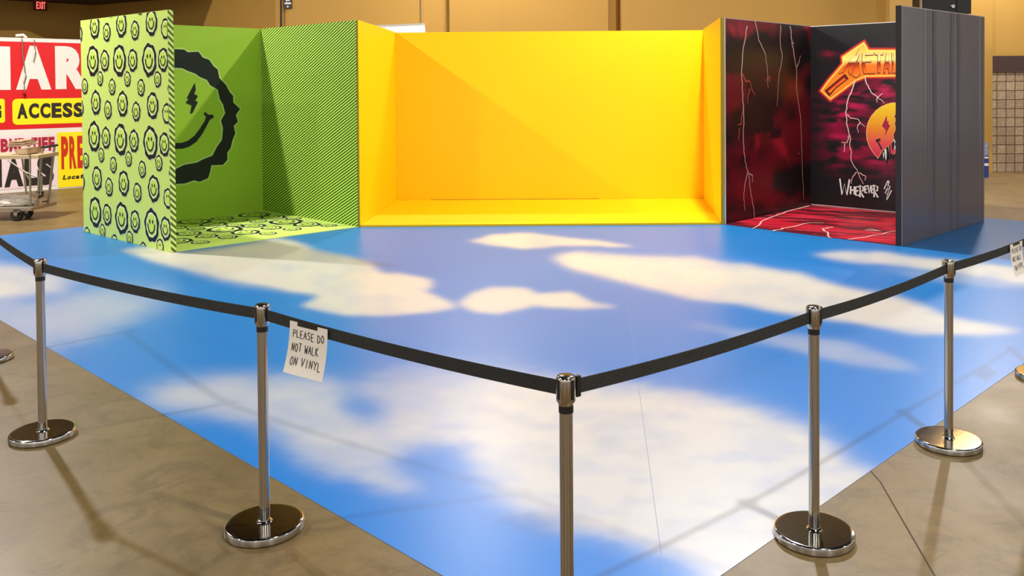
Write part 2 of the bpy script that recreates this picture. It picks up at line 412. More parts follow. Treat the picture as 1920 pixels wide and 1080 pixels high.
f = MB(); letters(f, wl, 'EXIT', 67, 84, 4, 17, M_exit, .053, gap=.14, bold=.02); part(f, 'lettering', es, 'glowing red EXIT letters')
# black notice on the back wall
wb = Wall((PB.x, PB.y-.01), (9, 18.19))
f = MB(); s0, t0 = wb.st(534, 16); s1, t1 = wb.st(547, -12)
bs = thing('wall_notice', 'small black notice with a white bar above the striped green wall', 'sign', wb.pt(s0, t0, 0))
bx(wb, f, s0, t0, s1, t1, 0, .03, M_black)
for (a, b, c, d) in ((534.5, 8, 546.5, 5), (537, 3, 540, 0), (541, 2, 544, -2), (539.2, 14, 541.6, 11)):
    p, q = wb.st(a, b), wb.st(c, d); bx(wb, f, p[0], p[1], q[0], q[1], .03, .034, M_white)
part(f, 'panel', bs)
# white strip light behind the yellow booth
yl = 16.6; p0, p1 = at(700, 52, yl), at(795, 46, yl)
lf = thing('strip_light', 'white strip light glowing behind the left end of the yellow booth', 'light', (p0+p1)/2)
M_tube = mat('lamp_diffuser', (1, 1, 1), .5, emit=3.0); M_house = mat('white_housing', (210, 205, 196), .5)
f = MB(); a, b = at(690, 51, yl), at(795, 46, yl); f.bar(a, b, .16, .045, M_house); part(f, 'housing', lf)
f = MB(); a, b = at(692, 62, yl), at(796, 56.5, yl); f.bar(a, b, .12, .135, M_tube); part(f, 'diffuser', lf, 'bright white diffuser')
f = MB(); 
for u in (790,): f.tube([at(u, 49, yl), at(u, 49, yl)+Vector((0, 0, 5.4-at(u, 49, yl).z+2.1))], .008, M_grey, 6)
part(f, 'hanger_wire', lf)
# black loudspeaker cabinet hung above the dark panel
f = MB(); ys = 15.0; z0 = at(1760, 26, ys).z; x0, x1 = at(1733, 5, ys).x, at(1821, 5, ys).x
sk = thing('hanging_cabinet', 'black equipment cabinet hanging above the charcoal panel', 'cabinet', ((x0+x1)/2, ys, z0))
f.box((x0, ys, z0), (x1, ys+.5, z0+1.2), M_black)
part(f, 'body', sk)
f = MB(); xm = at(1794, 5, ys).x; f.box((xm-.006, ys-.012, z0+.02), (xm+.006, ys, z0+1.18), mat('seam_black', (8, 8, 8), .4)); part(f, 'door_gap', sk)
f = MB(); f.lathe([(.0, -.03), (.03, -.03), (.045, 0), (.045, .01)], (at(1786, 12, ys).x, ys, at(1786, 12, ys).z), M_chrome2, 20, 'y'); part(f, 'knob', sk)
f = MB(); f.tube([(x0+.03, ys+.2, z0+.5), (x0+.03, ys+.2, 7.5)], .012, M_grey, 6); f.tube([(x1-.03, ys+.2, z0+.5), (x1-.03, ys+.2, 7.5)], .012, M_grey, 6); part(f, 'hanger_rod', sk)
f = MB(); xk = at(1729, 5, ys).x; f.box((xk-.02, ys+.02, z0-.03), (xk+.01, ys+.06, z0+1.2), M_grey); part(f, 'side_rail', sk, 'pale metal rail')

# ------------------------------------------------------------------ vinyl floor
VZ = .002
VC = np.array([.117, 2.80]); VL = np.array([-7.9, 10.28])-VC; VR = np.array([7.64, 10.42])-VC
nA, nB = 400, 400
ta, tb = np.meshgrid(np.linspace(0, 1, nA), np.linspace(0, 1, nB), indexing='ij')
# finer steps near the front corner
ta = ta**1.25; tb = tb**1.25
px_ = VC[0]+ta*VL[0]+tb*VR[0]; py_ = VC[1]+ta*VL[1]+tb*VR[1]
def project(x, y, z=0.0):
    P = np.stack([x, y, np.full_like(x, z)-CH], -1)
    d = P@np.array(FWD); return CX+CF*(P@np.array(RI))/d, CY-CF*(P@np.array(UP))/d
pu, pv = project(px_, py_, VZ)
# canvas, half-resolution, with margin
SX, OX, OY = .5, 500, 0
Wd, Hd = int(2900*SX), int(1400*SX)
cyy, cxx = np.mgrid[0:Hd, 0:Wd]; cxx = cxx/SX-OX; cyy = cyy/SX+OY
K1 = [ # polygon, strength, blur x, blur y
 ([(232,470),(300,462),(345,476),(430,462),(520,446),(575,460),(585,468),(640,478),(692,492),(712,512),(760,514),(806,524),(812,534),(796,546),(850,570),(862,578),(800,586),(720,592),(640,590),(565,574),(602,556),(540,544),(430,522),(360,506),(300,494)],1.0,6,3),
 ([(345,505),(420,498),(520,520),(600,540),(560,548),(440,530)],.5,12,5),
 ([(862,570),(888,550),(925,537),(985,541),(1005,552),(1065,547),(1105,566),(1162,575),(1090,579),(1000,573),(940,590),(884,584)],.95,6,3),
 ([(882,452),(925,440),(990,436),(1052,444),(1118,450),(1192,463),(1110,461),(1040,462),(985,467),(930,461)],.9,6,2),
 ([(1040,482),(1080,473),(1180,480),(1300,483),(1400,497),(1500,515),(1560,534),(1640,548),(1720,568),(1770,592),(1840,608),(1915,622),(1840,630),(1720,626),(1600,605),(1500,590),(1400,572),(1300,560),(1200,537),(1130,520),(1075,506)],1.0,8,4),
 ([(1525,479),(1580,470),(1660,474),(1780,487),(1990,512),(1990,540),(1800,514),(1700,500),(1600,492)],.85,8,3),
 ([(1640,505),(1760,510),(1990,530),(1990,545),(1760,528)],.35,12,4),
 ([(1290,606),(1380,618),(1500,630),(1590,644),(1660,664),(1730,698),(1620,684),(1500,660),(1400,638)],.45,10,5),
 ([(-500,470),(-40,492),(60,500),(140,522),(100,546),(0,560),(-500,600)],.85,16,6),
 ([(-400,640),(-60,570),(60,556),(200,545),(320,548),(300,575),(230,600),(160,640),(60,660),(-60,640)],.55,22,12),
 ([(255,738),(330,714),(470,706),(600,706),(655,722),(655,760),(690,782),(760,772),(880,800),(860,830),(800,828),(740,850),(700,880),(640,894),(570,868),(500,800),(400,778),(300,764)],.78,20,12),
 ([(650,722),(760,700),(900,690),(1040,720),(1180,745),(1260,745),(1240,900),(1050,840),(900,820),(780,800),(700,790),(655,765)],.66,24,16),
 ([(640,880),(720,870),(800,918),(760,930),(700,918)],.6,16,10),
 ([(880,740),(1000,715),(1100,735),(1280,742),(1390,765),(1500,800),(1555,845),(1625,882),(1700,930),(1640,1010),(1560,1120),(1400,1160),(1300,1060),(1180,1020),(1050,985),(960,950),(900,890),(860,830)],.99,22,14),
 ([(1080,730),(1150,722),(1290,742),(1390,768),(1500,806),(1560,850),(1600,880),(1500,960),(1380,1000),(1200,940),(1100,860)],.7,14,8),
 ([(400,1500),(700,1160),(1000,1120),(1100,1200),(1000,1500)],.6,40,20),
]
mask = np.zeros((Hd, Wd))
wx = (fbm(cxx/90, cyy/34, 11)-.5); wy = (fbm(cxx/90, cyy/34, 31)-.5)
nz_ = .6*fbm(cxx/50, cyy/16, 55, 5)+.4*fbm(cxx/120, cyy/22+cxx/300, 58, 4)
for P, st, bx_, by_ in K1:
    amp = .8*bx_
    a = inside(cxx+wx*amp*2.2, cyy+wy*amp, P).astype(float)*st
    a = blur(a, bx_*SX*1.35, by_*SX*1.2)
    q = a/st; q = np.clip(q+(nz_-.5)*2.6*q*(1-q), 0, 1); a = st*q
    mask = 1-(1-mask)*(1-a)
hole = blur(inside(cxx+wx*30, cyy+wy*20, [(640,742),(668,728),(700,745),(730,768),(690,790),(650,775)]).astype(float), 9, 6)*.8
mask *= 1-hole
lum = .74+.44*fbm(cxx/60, cyy/20, 5)
mask = np.clip(mask*lum, 0, 1)
u_ = np.clip((pu+OX)*SX, 0, Wd-2); v_ = np.clip((pv-OY)*SX, 0, Hd-2)
i_, j_ = v_.astype(int), u_.astype(int); fi, fj = v_-i_, u_-j_
mk = (mask[i_, j_]*(1-fj)+mask[i_, j_+1]*fj)*(1-fi)+(mask[i_+1, j_]*(1-fj)+mask[i_+1, j_+1]*fj)*fi
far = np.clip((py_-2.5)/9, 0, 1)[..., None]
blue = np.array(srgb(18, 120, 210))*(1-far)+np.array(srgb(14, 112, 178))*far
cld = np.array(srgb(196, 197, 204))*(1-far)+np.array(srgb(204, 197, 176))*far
vc = blue*(1-mk[..., None])+cld*mk[..., None]
vb = MB(); V = np.stack([px_, py_, np.full_like(px_, VZ)], -1).reshape(-1, 3)
idx = np.arange(nA*nB).reshape(nA, nB)
F = np.stack([idx[:-1, :-1], idx[1:, :-1], idx[1:, 1:], idx[:-1, 1:]], -1).reshape(-1, 4)
vb.shared(V.tolist(), [tuple(q) for q in F.tolist()], M_vin); vb.col[0] = vc.reshape(-1, 3)
M_seam = mat('vinyl_seam', (120, 140, 180), .5)
M_vedge = mat('vinyl_edge', (120, 140, 170), .6)
cs = [Vector((*VC, 0)), Vector((*(VC+VL), 0)), Vector((*(VC+VL+VR), 0)), Vector((*(VC+VR), 0))]
for i in range(4):
    a, b = cs[i], cs[(i+1) % 4]; vb.face([a, b, b+Vector((0, 0, VZ)), a+Vector((0, 0, VZ))], M_vedge)
for x0, x1 in (((.40, 3.3), (.66, 8.6)),):
    a, b = Vector((*x0, VZ+.0004)), Vector((*x1, VZ+.0004)); d = Vector((.0012, 0, 0)); vb.face([a-d, a+d, b+d, b-d], M_seam)
o = vb.build('printed_floor_vinyl', keep_normals=False)
tag(o, 'large square vinyl floor covering printed with blue sky and white clouds', 'floor covering')

# ------------------------------------------------------------------ booths
Z0 = .003
A = Vector((-2.596, 11.648)); G = Vector((-4.382, 13.249)); K = Vector((-6.108, 11.437)); Mm = Vector((-4.327, 9.93))
B = Vector((-2.544, 14.174)); Cc = Vector((2.374, 14.143)); D = Vector((2.232, 11.655)); R = Vector((3.884, 13.433)); N = Vector((3.909, 9.999)); Q = Vector((5.688, 11.752))
def floorpoly(mb, P, z0, z1, m, edge):
    mb.face([(p.x, p.y, z1) for p in P], m); mb.face([(p.x, p.y, z0) for p in P], m)
    for i in range(len(P)):
        a, b = P[i], P[(i+1) % len(P)]; mb.face([(a.x, a.y, z0), (b.x, b.y, z0), (b.x, b.y, z1), (a.x, a.y, z1)], edge)
def blob(cx, cy, rx, ry, seed, wob=.08, n=36, k=(5, 9)):
    r = random.Random(seed); ph = [r.uniform(0, 6.28) for _ in range(3)]
    return [(cx+rx*math.cos(t)*(1+wob*(.5*math.sin(k[0]*t+ph[0])+.6*math.sin(k[1]*t+ph[1]))),
             cy+ry*math.sin(t)*(1+wob*(.5*math.sin(k[0]*t+ph[0])+.6*math.sin(k[1]*t+ph[1])))) for t in [2*math.pi*i/n for i in range(n)]]
def smiley(mb, w, cx, cy, rx, ry, seed, lim=None, o0=.0015):
    def clip(P):
        if not lim: return P
        a, b, c, d = lim; return [(min(max(x, a), b), min(max(y, c), d)) for x, y in P]
    if lim and (cx-rx > lim[1] or cx+rx < lim[0] or cy-ry > lim[3] or cy+ry < lim[2]): return
    q = lambda P, m, off: poly_safe(mb, w, clip(P), m, off)
    q(blob(cx, cy, rx*1.07, ry*1.05, seed, .07), M_gpale, o0)
    q(blob(cx, cy, rx*1.0, ry*1.0, seed, .07), M_gd, o0*2)
    q(blob(cx, cy+ry*.03, rx*.74, ry*.75, seed+3, .05), M_gpale, o0*3)
    q(blob(cx, cy+ry*.03, rx*.60, ry*.62, seed+4, .02), M_gface, o0*4)
    for sgn in (-1, 1):
        q(blob(cx+sgn*rx*.20, cy+ry*.24, rx*.085, ry*.13, seed, .05, 10), M_gd, o0*6)
    P = [(cx+rx*.47*math.cos(t), cy+ry*(.04+.50*math.sin(t))) for t in [math.pi*(.96+1.08*i/10) for i in range(11)]]
    if not lim or all(lim[0] < x < lim[1] and lim[2] < y < lim[3] for x, y in P): ribbon(mb, w, P, rx*.12, M_gd, o0*6)
def poly_safe(mb, w, P, m, off):
    out = []
    for p in P:
        if not out or (abs(out[-1][0]-p[0])+abs(out[-1][1]-p[1])) > 1e-5: out.append(p)
    if len(out) < 3: return
    ar = sum(out[i][0]*out[(i+1) % len(out)][1]-out[(i+1) % len(out)][0]*out[i][1] for i in range(len(out)))
    if abs(ar) < 1e-5: return
    c = (sum(p[0] for p in out)/len(out), sum(p[1] for p in out)/len(out))
    n = len(out); pts = [w.pt(s, t, off) for s, t in out]+[w.pt(*c, off)]
    mb.shared(pts, [(i, (i+1) % n, n) for i in range(n)], m, uvs=out+[c])

# --- green booth
gb = thing('green_booth', 'lime green three-sided display booth covered in wobbly smiley faces', 'display booth', ((A.x+K.x)/2, (A.y+K.y)/2, 0))
f = MB(); wM = Wall(K, Mm, Z0)                     # outer printed face of the near panel
wM.slab(f, M_gl, .065, WH, back=M_green, edge=M_gstripe2)
lim = (.004, wM.L-.004, .004, WH-.004)
big = [176, 225.5, 281.5]                          # photo columns of the repeating print
pitch_v = 151.0
cols = [wM.st(u, 200)[0] for u in (121, 176, 225.5, 281.5, 340)]
def tileface(ci, fr): return cols[ci]+(cols[ci+1]-cols[ci])*fr
items = [(0, 0, .205, .0), (.46, .005, .145, 0), (.27, .235, .10, 0), (.72, .345, .11, 0), (.09, .55, .165, 0), (.55, .64, .125, 0)]
per = (wM.st(225, 110)[1]-wM.st(225, 258)[1]); tb0 = wM.st(225, 110)[1]; sd = 10
for row in range(-1, 4):
    for ci in range(4):
        for fx, fy, ry, _ in items:
            sd += 1
            cx = tileface(ci, fx); cy = tb0-(row+fy)*per-.012*ci
            smiley(f, wM, cx, cy, ry*.86, ry*.95, sd % 7+20, lim)
part(f, 'patterned_side_panel', gb, 'tall lime side panel printed with rows of black wobbly smiley faces')
# back wall with one giant face
f = MB(); wG = Wall(G+(K-G)*.0, K+(K-G)*-.028, Z0); wG.slab(f, M_green, .05, WH)
wgp = lambda P: [wG.st(*p) for p in P]
M_halo = mat('pale_outline_print', (186, 214, 120), .5)
outer = [(327,92),(345,93),(352,98),(372,97),(380,108),(392,112),(400,124),(408,130),(411,146),(424,160),(430,172),(437,180),(437,192),(450,204),(442,216),(446,228),(438,236),(441,250),(436,262),(432,278),(426,286),(426,300),(418,309),(396,310),(394,322),(390,334),(374,341),(364,338),(346,344),(327,345)]
inner = [(327,318),(345,309),(368,305),(384,297),(398,292),(406,276),(416,262),(418,240),(414,226),(422,212),(418,196),(412,186),(408,168),(394,160),(388,150),(374,144),(366,138),(352,133),(342,128),(327,127)]
# the left half, hidden behind the side panel, mirrors the right one
cx0 = 318
full = lambda Ro, Ri: (wgp(Ro), wgp(Ri))
def mirror(P, s_c): return [(2*s_c-s, t) for s, t in P][::-1]
so = wgp(outer); si = wgp(inner); s_c = wG.st(cx0, 200)[0]
lim_s = wG.L-.03
left_o = [(min(s, lim_s), t) for s, t in mirror(so, s_c)]
def grow(P, d):
    c = Vector((s_c, 1.4)); return [tuple(Vector(p)+(Vector(p)-c).normalized()*d) for p in P]
poly(f, wG, grow(so, .022)+grow(si, -.022), M_halo, .002)
poly(f, wG, so+si, M_gd, .004)
poly(f, wG, [(min(s, lim_s), t) for s, t in mirror(so, s_c)+mirror(si, s_c)], M_gd, .004)
bolt = [(365,155),(350,184),(353,186),(348,193),(359,198),(356,214),(361,212),(371,191),(366,189),(371,180),(364,176),(367,168)]
bp2 = wgp(bolt); cc = Vector((sum(p[0] for p in bp2)/12, sum(p[1] for p in bp2)/12))
poly(f, wG, bp2, M_gd, .004)
poly(f, wG, [(min(2*s_c-s, lim_s), t) for s, t in bp2][::-1], M_gd, .004)
mouth = [(383,210),(386,211),(390,215),(399,215),(401,220),(393,225),(388,235),(380,250),(368,266),(355,275),(342,279),(327,279),(327,268),(340,268),(352,264),(364,255),(374,242),(384,226),(386,219),(382,214)]
poly(f, wG, wgp(mouth), M_gd, .004)
poly(f, wG, [(min(2*s_c-s, lim_s), t) for s, t in wgp(mouth)][::-1], M_gd, .004)
part(f, 'back_wall', gb, 'plain green back wall with one giant black wobbly smiley')
f = MB(); wS = Wall(A+(G-A).normalized()*.012, G, Z0); wS.slab(f, M_gstripe, .045, WH, mit=.05, back=M_green, edge=M_gstripe2)
part(f, 'striped_side_wall', gb, 'green side wall with fine dark diagonal pinstripes')
f = MB(); FZ = .012
dKM = (Mm-K).normalized(); nin = Vector((-dKM.y, dKM.x)); nin = nin if nin.dot(A-K) > 0 else -nin
P4 = [Mm+nin*.068, A-(A-Mm).normalized()*.04+(A-Mm).normalized()*0, G-(G-A).normalized()*.01+(K-G).normalized()*.01, K+nin*.068+dKM*.03]
floorpoly(f, P4, Z0, FZ, M_gl, M_gl)
floorpoly(f, [Mm+nin*.068, A-(A-Mm).normalized()*.01, G-(G-A).normalized()*.004, K+nin*.066], Z0, FZ-.002, M_gl, M_gl)
wF = Flat(P4[0], P4[1], G, FZ)
LL = wF.L; sd = 0
p_ = .86
for i in range(-1, 5):
    for j in range(-1, 4):
        for fx, fy, ry, _ in items:
            sd += 1; r_ = ry*1.25; cx = .18+i*p_+fx*p_; cy = .12+j*.95+fy*.95
            if r_+.02 < cx < LL-r_-.04 and r_+.02 < cy < 2.36-r_: smiley(f, wF, cx, cy, r_*.86, r_*.98, sd % 7+20, None, .0006)
part(f, 'booth_floor', gb, 'lime booth floor printed with black smiley faces')

# --- yellow booth
yb = thing('yellow_booth', 'wide plain bright yellow display booth in the middle', 'display booth', (0, 13, 0))
AY = Vector((A.x+.022, A.y-.01)); DY = Vector((D.x-.048, D.y)); BY = Vector((B.x, B.y)); CYc = Vector((Cc.x, Cc.y))
f = MB(); Wall(BY, CYc, Z0).slab(f, M_yel, .05, WH-.012, s0=-.03, s1=(CYc-BY).length+.03); part(f, 'back_wall', yb)
f = MB(); Wall(AY, BY-Vector((0, .004)), Z0).slab(f, M_yel, .022, WH, edge=M_yedge); part(f, 'left_wall', yb)
f = MB(); Wall(DY, CYc-Vector((0, .004)), Z0).slab(f, M_yel, .045, WH, edge=M_yedge); part(f, 'right_wall', yb)
f = MB(); floorpoly(f, [AY+Vector((.004, .0)), DY-Vector((.004, 0)), CYc+Vector((-.004, -.006)), BY+Vector((.004, -.006))], Z0, .03, M_yel, M_yel); part(f, 'booth_floor', yb)
f = MB()                                        # dark open joint at the foot of the back wall
a, b = Vector((BY.x+.55, BY.y-.008, .031)), Vector((CYc.x-.02, CYc.y-.008, .031)); f.bar(a, a+(b-a)*.62, .006, .007, M_ppl); part(f, 'floor_joint', yb, 'thin dark gap along the foot of the back wall')
f = MB()

# --- dark lightning booth
db = thing('dark_booth', 'black and crimson display booth printed with lightning bolts', 'display booth', ((D.x+Q.x)/2, 11.7, 0))
def painted(mb, w, s0, s1, t0, t1, step, fn, m, T, back, mit=0):
    ns, nt_ = int((s1-s0)/step)+2, int((t1-t0)/step)+2
    S, Tt = np.meshgrid(np.linspace(s0, s1, ns), np.linspace(t0, t1, nt_), indexing='ij')
    col = fn(S, Tt)
    o = np.array(w.P); V = o+S[..., None]*np.array(w.d)+Tt[..., None]*np.array(w.t)
    i0 = len(mb.v); idx = np.arange(ns*nt_).reshape(ns, nt_)
    F = np.stack([idx[:-1, :-1], idx[1:, :-1], idx[1:, 1:], idx[:-1, 1:]], -1).reshape(-1, 4)
    mb.shared(V.reshape(-1, 3).tolist(), [tuple(q) for q in F.tolist()], m); mb.col[i0] = col.reshape(-1, 3)
    c = lambda s, t, o_: w.pt(s, t, o_)
    mb.face([c(s0+mit, t0, -T), c(s1, t0, -T), c(s1, t1, -T), c(s0+mit, t1, -T)], back)
    for s, e_ in ((s0, mit), (s1, 0)): mb.face([c(s, t0, 0), c(s+e_, t0, -T), c(s+e_, t1, -T), c(s, t1, 0)], back)
    for t in (t0, t1)[(0 if w.n.z < .5 else 0):]: mb.face([c(s0, t, 0), c(s1, t, 0), c(s1, t, -T), c(s0+mit, t, -T)], back)
def mixc(a, b, t): return np.array(a)*(1-t[..., None])+np.array(b)*t[..., None]
sm = lambda x, a, b: np.clip((x-a)/(b-a), 0, 1)**2*(3-2*np.clip((x-a)/(b-a), 0, 1))
D2 = D+Vector((.020, 0))
wR = Wall(D2+(R-D2).normalized()*.0, R, Z0)
def red_side(S, T):
    n = fbm(S*1.1+3, T*2.2, 40, 5); n2 = fbm(S*2.6, T*3.4+S*1.6, 52, 4)
    c = mixc(srgb(24, 12, 16), srgb(120, 14, 30), sm(n, .40, .62))
    k = (sm(n2, .52, .76)*sm(n, .40, .62)*sm(T, .3, 1.1))[..., None]
    c = c*(1-k)+np.array(srgb(196, 30, 54))*k
    g = (sm(fbm(S*1.4, T*1.7, 77), .55, .72)*.5)[..., None]
    return c*(1-g)+np.array(srgb(30, 18, 16))*g
M_dback = M_dprint
f = MB(); painted(f, wR, 0, wR.L, 0, WH, .022, red_side, M_pval, .04, M_ppl, mit=.045)
def bolts(mb, w, L, px, wd, m, amp=.012, off=.003, sc_=2.25, ox=1340, oy=0):
    for k, P in enumerate(L):
        Pp = [w.st(ox+x/sc_, oy+y/sc_) for x, y in P]
        J = jag(Pp, amp, 4, k+px); n = len(J)
        ribbon(mb, w, J, [wd*(1-.55*i/n) for i in range(n)], m, off)
bolts(f, wR, [[(137,110),(120,200),(112,310),(118,400),(122,500),(120,600),(127,680),(140,720),(150,800),(165,880),(168,925)],
 [(317,110),(325,170),(335,240),(345,290),(345,380),(358,470),(365,560),(368,640),(370,740),(375,840)]], 1, .026, M_bolt)
bolts(f, wR, [[(170,90),(185,170),(215,235),(222,300),(225,370)],[(277,105),(275,170),(285,240),(270,320),(265,400),(262,450)]], 5, .020, M_bolt)
bolts(f, wR, [[(140,720),(125,790),(122,840),(128,890)],[(345,285),(355,262),(362,235)],[(145,730),(160,745),(158,770)],[(325,180),(334,184)]], 9, .02, M_bolt)
bolts(f, wR, [[(115,310),(130,345),(145,340),(155,370),(168,405)],[(150,375),(140,400),(138,435)],[(118,450),(112,520),(98,530)],[(103,540),(98,590)],[(224,320),(216,345)],[(230,320),(232,345)],[(358,645),(352,652)]], 20, .022, M_bolt2)
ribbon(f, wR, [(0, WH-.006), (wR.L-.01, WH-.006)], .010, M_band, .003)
part(f, 'crimson_side_wall', db, 'dark crimson cloudy side wall with thin pale lightning bolts')
# back wall with the band artwork
wD = Wall(R, Q-(Q-R).normalized()*.0+(Q-R)*0, Z0)
def pxof(w, S, T):
    o = np.array(w.P)+S[..., None]*np.array(w.d)+T[..., None]*np.array(w.t)-np.array([0, 0, CH])
    d = o@np.array(FWD); return CX+CF*(o@np.array(RI))/d, CY-CF*(o@np.array(UP))/d
def black_back(S, T):
    u, v = pxof(wD, S, T); e = np.zeros_like(u)
    for cx, cy, rx, ry, a in ((1600,190,46,34,1),(1578,225,34,50,.8),(1600,285,50,20,.95),(1650,300,40,24,.8),(1660,170,40,40,.9),(1556,103,14,9,.5),(1640,235,60,60,.5),(1575,258,34,20,.8),(1640,325,60,8,.45),(1572,310,26,8,.5),(1700,230,60,90,.6)):
        e = np.maximum(e, a*np.exp(-(((u-cx)/rx)**2+((v-cy)/ry)**2)*1.1))
    n = fbm(u/34, v/9, 61, 4); n2 = fbm(u/24, v/8, 71, 4)
    k = np.clip(e*1.5*sm(n, .28, .62), 0, 1)[..., None]
    c = np.array(srgb(20, 19, 21))*(1-k)+np.array(srgb(128, 10, 48))*k
    k2 = (np.clip(e-.45, 0, 1)*1.7*sm(n2, .45, .7))[..., None]
    return c*(1-k2)+np.array(srgb(200, 26, 84))*k2
f = MB(); painted(f, wD, 0, wD.L, 0, WH-.006, .02, black_back, M_pval, .05, M_dprint)
M_lg0 = mat('logo_glow_print', (150, 20, 40), .45); M_lg1 = mat('logo_orange_print', (238, 96, 22), .45); M_lg2 = mat('logo_yellow_print', (255, 222, 96), .45)
cA, cB = wD.st(1620, 150)[1], wD.st(1620, 88)[1]
M_lgi = ramp_uv('logo_fill_print', [(cA, (236, 130, 30)), (cA+(cB-cA)*.45, (244, 120, 30)), (cA+(cB-cA)*.62, (255, 226, 120)), (cB, (250, 170, 60))])
M_lgd = mat('logo_dark_print', (104, 18, 18), .45)
q5 = lambda P: [wD.st(1520+x/3.178, 60+y/3.178) for x, y in P]
lo = [(62,350),(105,290),(192,190),(188,148),(318,62),(345,108),(700,108),(700,262),(330,266),(268,292),(118,404)]
def off_poly(P, d):
    n = len(P); out = []; ar = sum(P[i][0]*P[(i+1) % n][1]-P[(i+1) % n][0]*P[i][1] for i in range(n)); sg = 1 if ar > 0 else -1
    for i in range(n):
        a, b, c = Vector(P[i-1]), Vector(P[i]), Vector(P[(i+1) % n]); d1 = (b-a).normalized(); d2 = (c-b).normalized()
        n1 = Vector((d1.y, -d1.x))*sg; n2 = Vector((d2.y, -d2.x))*sg; m_ = (n1+n2); m_ = m_/max(m_.length_squared, .5)*2 if m_.length > 0 else n1
        out.append(tuple(b+m_*d*.5*1.0 if m_.length < 3 else b+m_.normalized()*d*1.5))
    return out
L0 = q5(lo)
smax = wD.L-.03
cl = lambda P: [(min(s, smax), t) for s, t in P]
poly(f, wD, cl(off_poly(L0, .075)), M_lg0, .0015); poly(f, wD, cl(off_poly(L0, .035)), M_lg1, .003); poly(f, wD, cl(L0), M_lg2, .0045)
poly(f, wD, cl(off_poly(L0, -.035)), M_lgi, .006)
M_lgj = ramp_uv('logo_letter_print', [(cA, (255, 150, 40)), (cA+(cB-cA)*.32, (236, 96, 24)), (cA+(cB-cA)*.52, (140, 26, 18)), (cA+(cB-cA)*.60, (255, 236, 150)), (cB, (244, 140, 40))])
poly(f, wD, q5([(84,350),(206,248),(228,278),(150,338),(112,384)]), M_lgd, .0075)
poly(f, wD, q5([(104,352),(200,272),(212,284),(140,336),(116,366)]), M_lg1, .0082)
poly(f, wD, q5([(110,358),(160,318),(176,304),(140,340),(118,364)]), M_lgi, .0088)
for P in ([(166,252),(214,196),(296,92),(270,140),(296,132),(236,262),(222,236),(232,200),(196,244)],
          [(244,262),(280,168),(296,150),(290,200),(300,254),(272,276)],
          [(306,126),(372,126),(378,140),(326,142),(328,166),(362,168),(362,184),(326,184),(332,232),(384,234),(384,250),(316,252),(304,200)],
          [(376,124),(436,124),(434,140),(418,140),(416,246),(396,248),(398,140),(382,140)],
          [(432,248),(450,124),(463,124),(478,248),(463,248),(461,222),(450,222),(447,248)], [(482,124),(496,124),(496,230),(540,232),(540,248),(484,248)],
          [(552,124),(570,124),(570,230),(612,232),(612,248),(554,248)]):
    poly(f, wD, cl(q5(P)), M_lgd, .0075)
    poly(f, wD, cl([(a_+.004, b_+.006) for a_, b_ in off_poly(q5(P), -.013)]), M_lgj, .009)
def bl5(L, px, wd, m, amp=.01): bolts(f, wD, L, px, wd, m, amp, .0095, 3.178, 1520, 60)
bl5([[(272,290),(250,340),(220,420),(212,490),(220,560),(235,620),(240,700),(245,770),(285,840),(315,905)],[(328,265),(335,310),(360,355),(400,390),(440,425)]], 31, .019, M_bolt)
bl5([[(220,490),(245,515),(285,520),(300,545),(325,565)],[(295,540),(280,570),(285,600)],[(232,615),(220,660),(185,655)],[(205,665),(200,715)],[(275,835),(250,870),(245,905)],[(290,840),(330,860),(325,885)],[(400,388),(430,365)],[(398,390),(396,420)]], 41, .015, M_bolt)
# half sun face
qs = lambda P: [wD.st(1620+x/7.71, 180+y/7.71) for x, y in P]
sA, sB = wD.st(1650, 296)[1], wD.st(1650, 193)[1]
M_sun = ramp_uv('sun_print', [(sA, (216, 30, 92)), (sA+(sB-sA)*.28, (232, 84, 80)), (sA+(sB-sA)*.5, (240, 138, 40)), (sA+(sB-sA)*.75, (246, 186, 30)), (sB, (250, 214, 30))])
sun = [(468,104),(400,106),(330,126),(250,162),(180,216),(120,286),(78,360),(52,440),(44,530),(52,620),(80,710),(130,800),(205,890),(268,780),(362,706),(380,840),(420,858),(462,790),(404,690),(440,600),(415,575),(455,470),(440,385),(468,340),(430,300),(470,230)]
cs_ = (470, 480)
poly(f, wD, [(cs_[0]+(x-cs_[0])*1.035, cs_[1]+(y-cs_[1])*1.03) for x, y in []] or cl(off_poly(qs(sun), .02)), mat('sun_rim_print', (255, 190, 120), .45), .010)
poly(f, wD, cl(qs(sun)), M_sun, .0115)
M_mag = mat('crimson_print', (168, 20, 66), .45); M_crim = mat('crimson_floor_print', (110, 16, 34), .4)
poly(f, wD, qs([(336,275),(268,425),(272,450),(296,456),(310,490),(324,492),(302,585),(384,420),(352,408),(362,360),(336,370)]), M_mag, .013)
for P in ([(172,632),(240,612),(244,642),(214,656),(270,762),(262,790),(196,662),(180,660)], [(366,710),(384,712),(392,834),(440,846),(440,862),(386,862),(370,830)]):
    poly(f, wD, qs(P), M_dprint, .013)
poly(f, wD, qs([(262,880),(272,800),(330,740),(352,760),(356,860),(336,965),(300,930)]), M_dprint, .013)
for P in ([(300,780),(326,756),(332,800),(330,900),(322,940),(312,880)], [(278,830),(292,800),(296,860),(292,910)]): poly(f, wD, qs(P), M_white, .0145)
for P in ([(452,300),(470,250),(600,250),(600,300)], [(430,590),(520,560),(524,572),(450,620)], [(405,690),(462,600),(470,700),(410,790)]): poly(f, wD, cl(qs(P)), M_dprint, .013)
for P in ([(440,620),(462,660),(450,700),(466,740),(452,782),(444,720),(452,680),(436,640)], [(495,610),(522,650),(516,672),(500,640)], [(500,700),(520,740),(516,780),(504,750)]): poly(f, wD, cl(qs(P)), M_white, .0145)
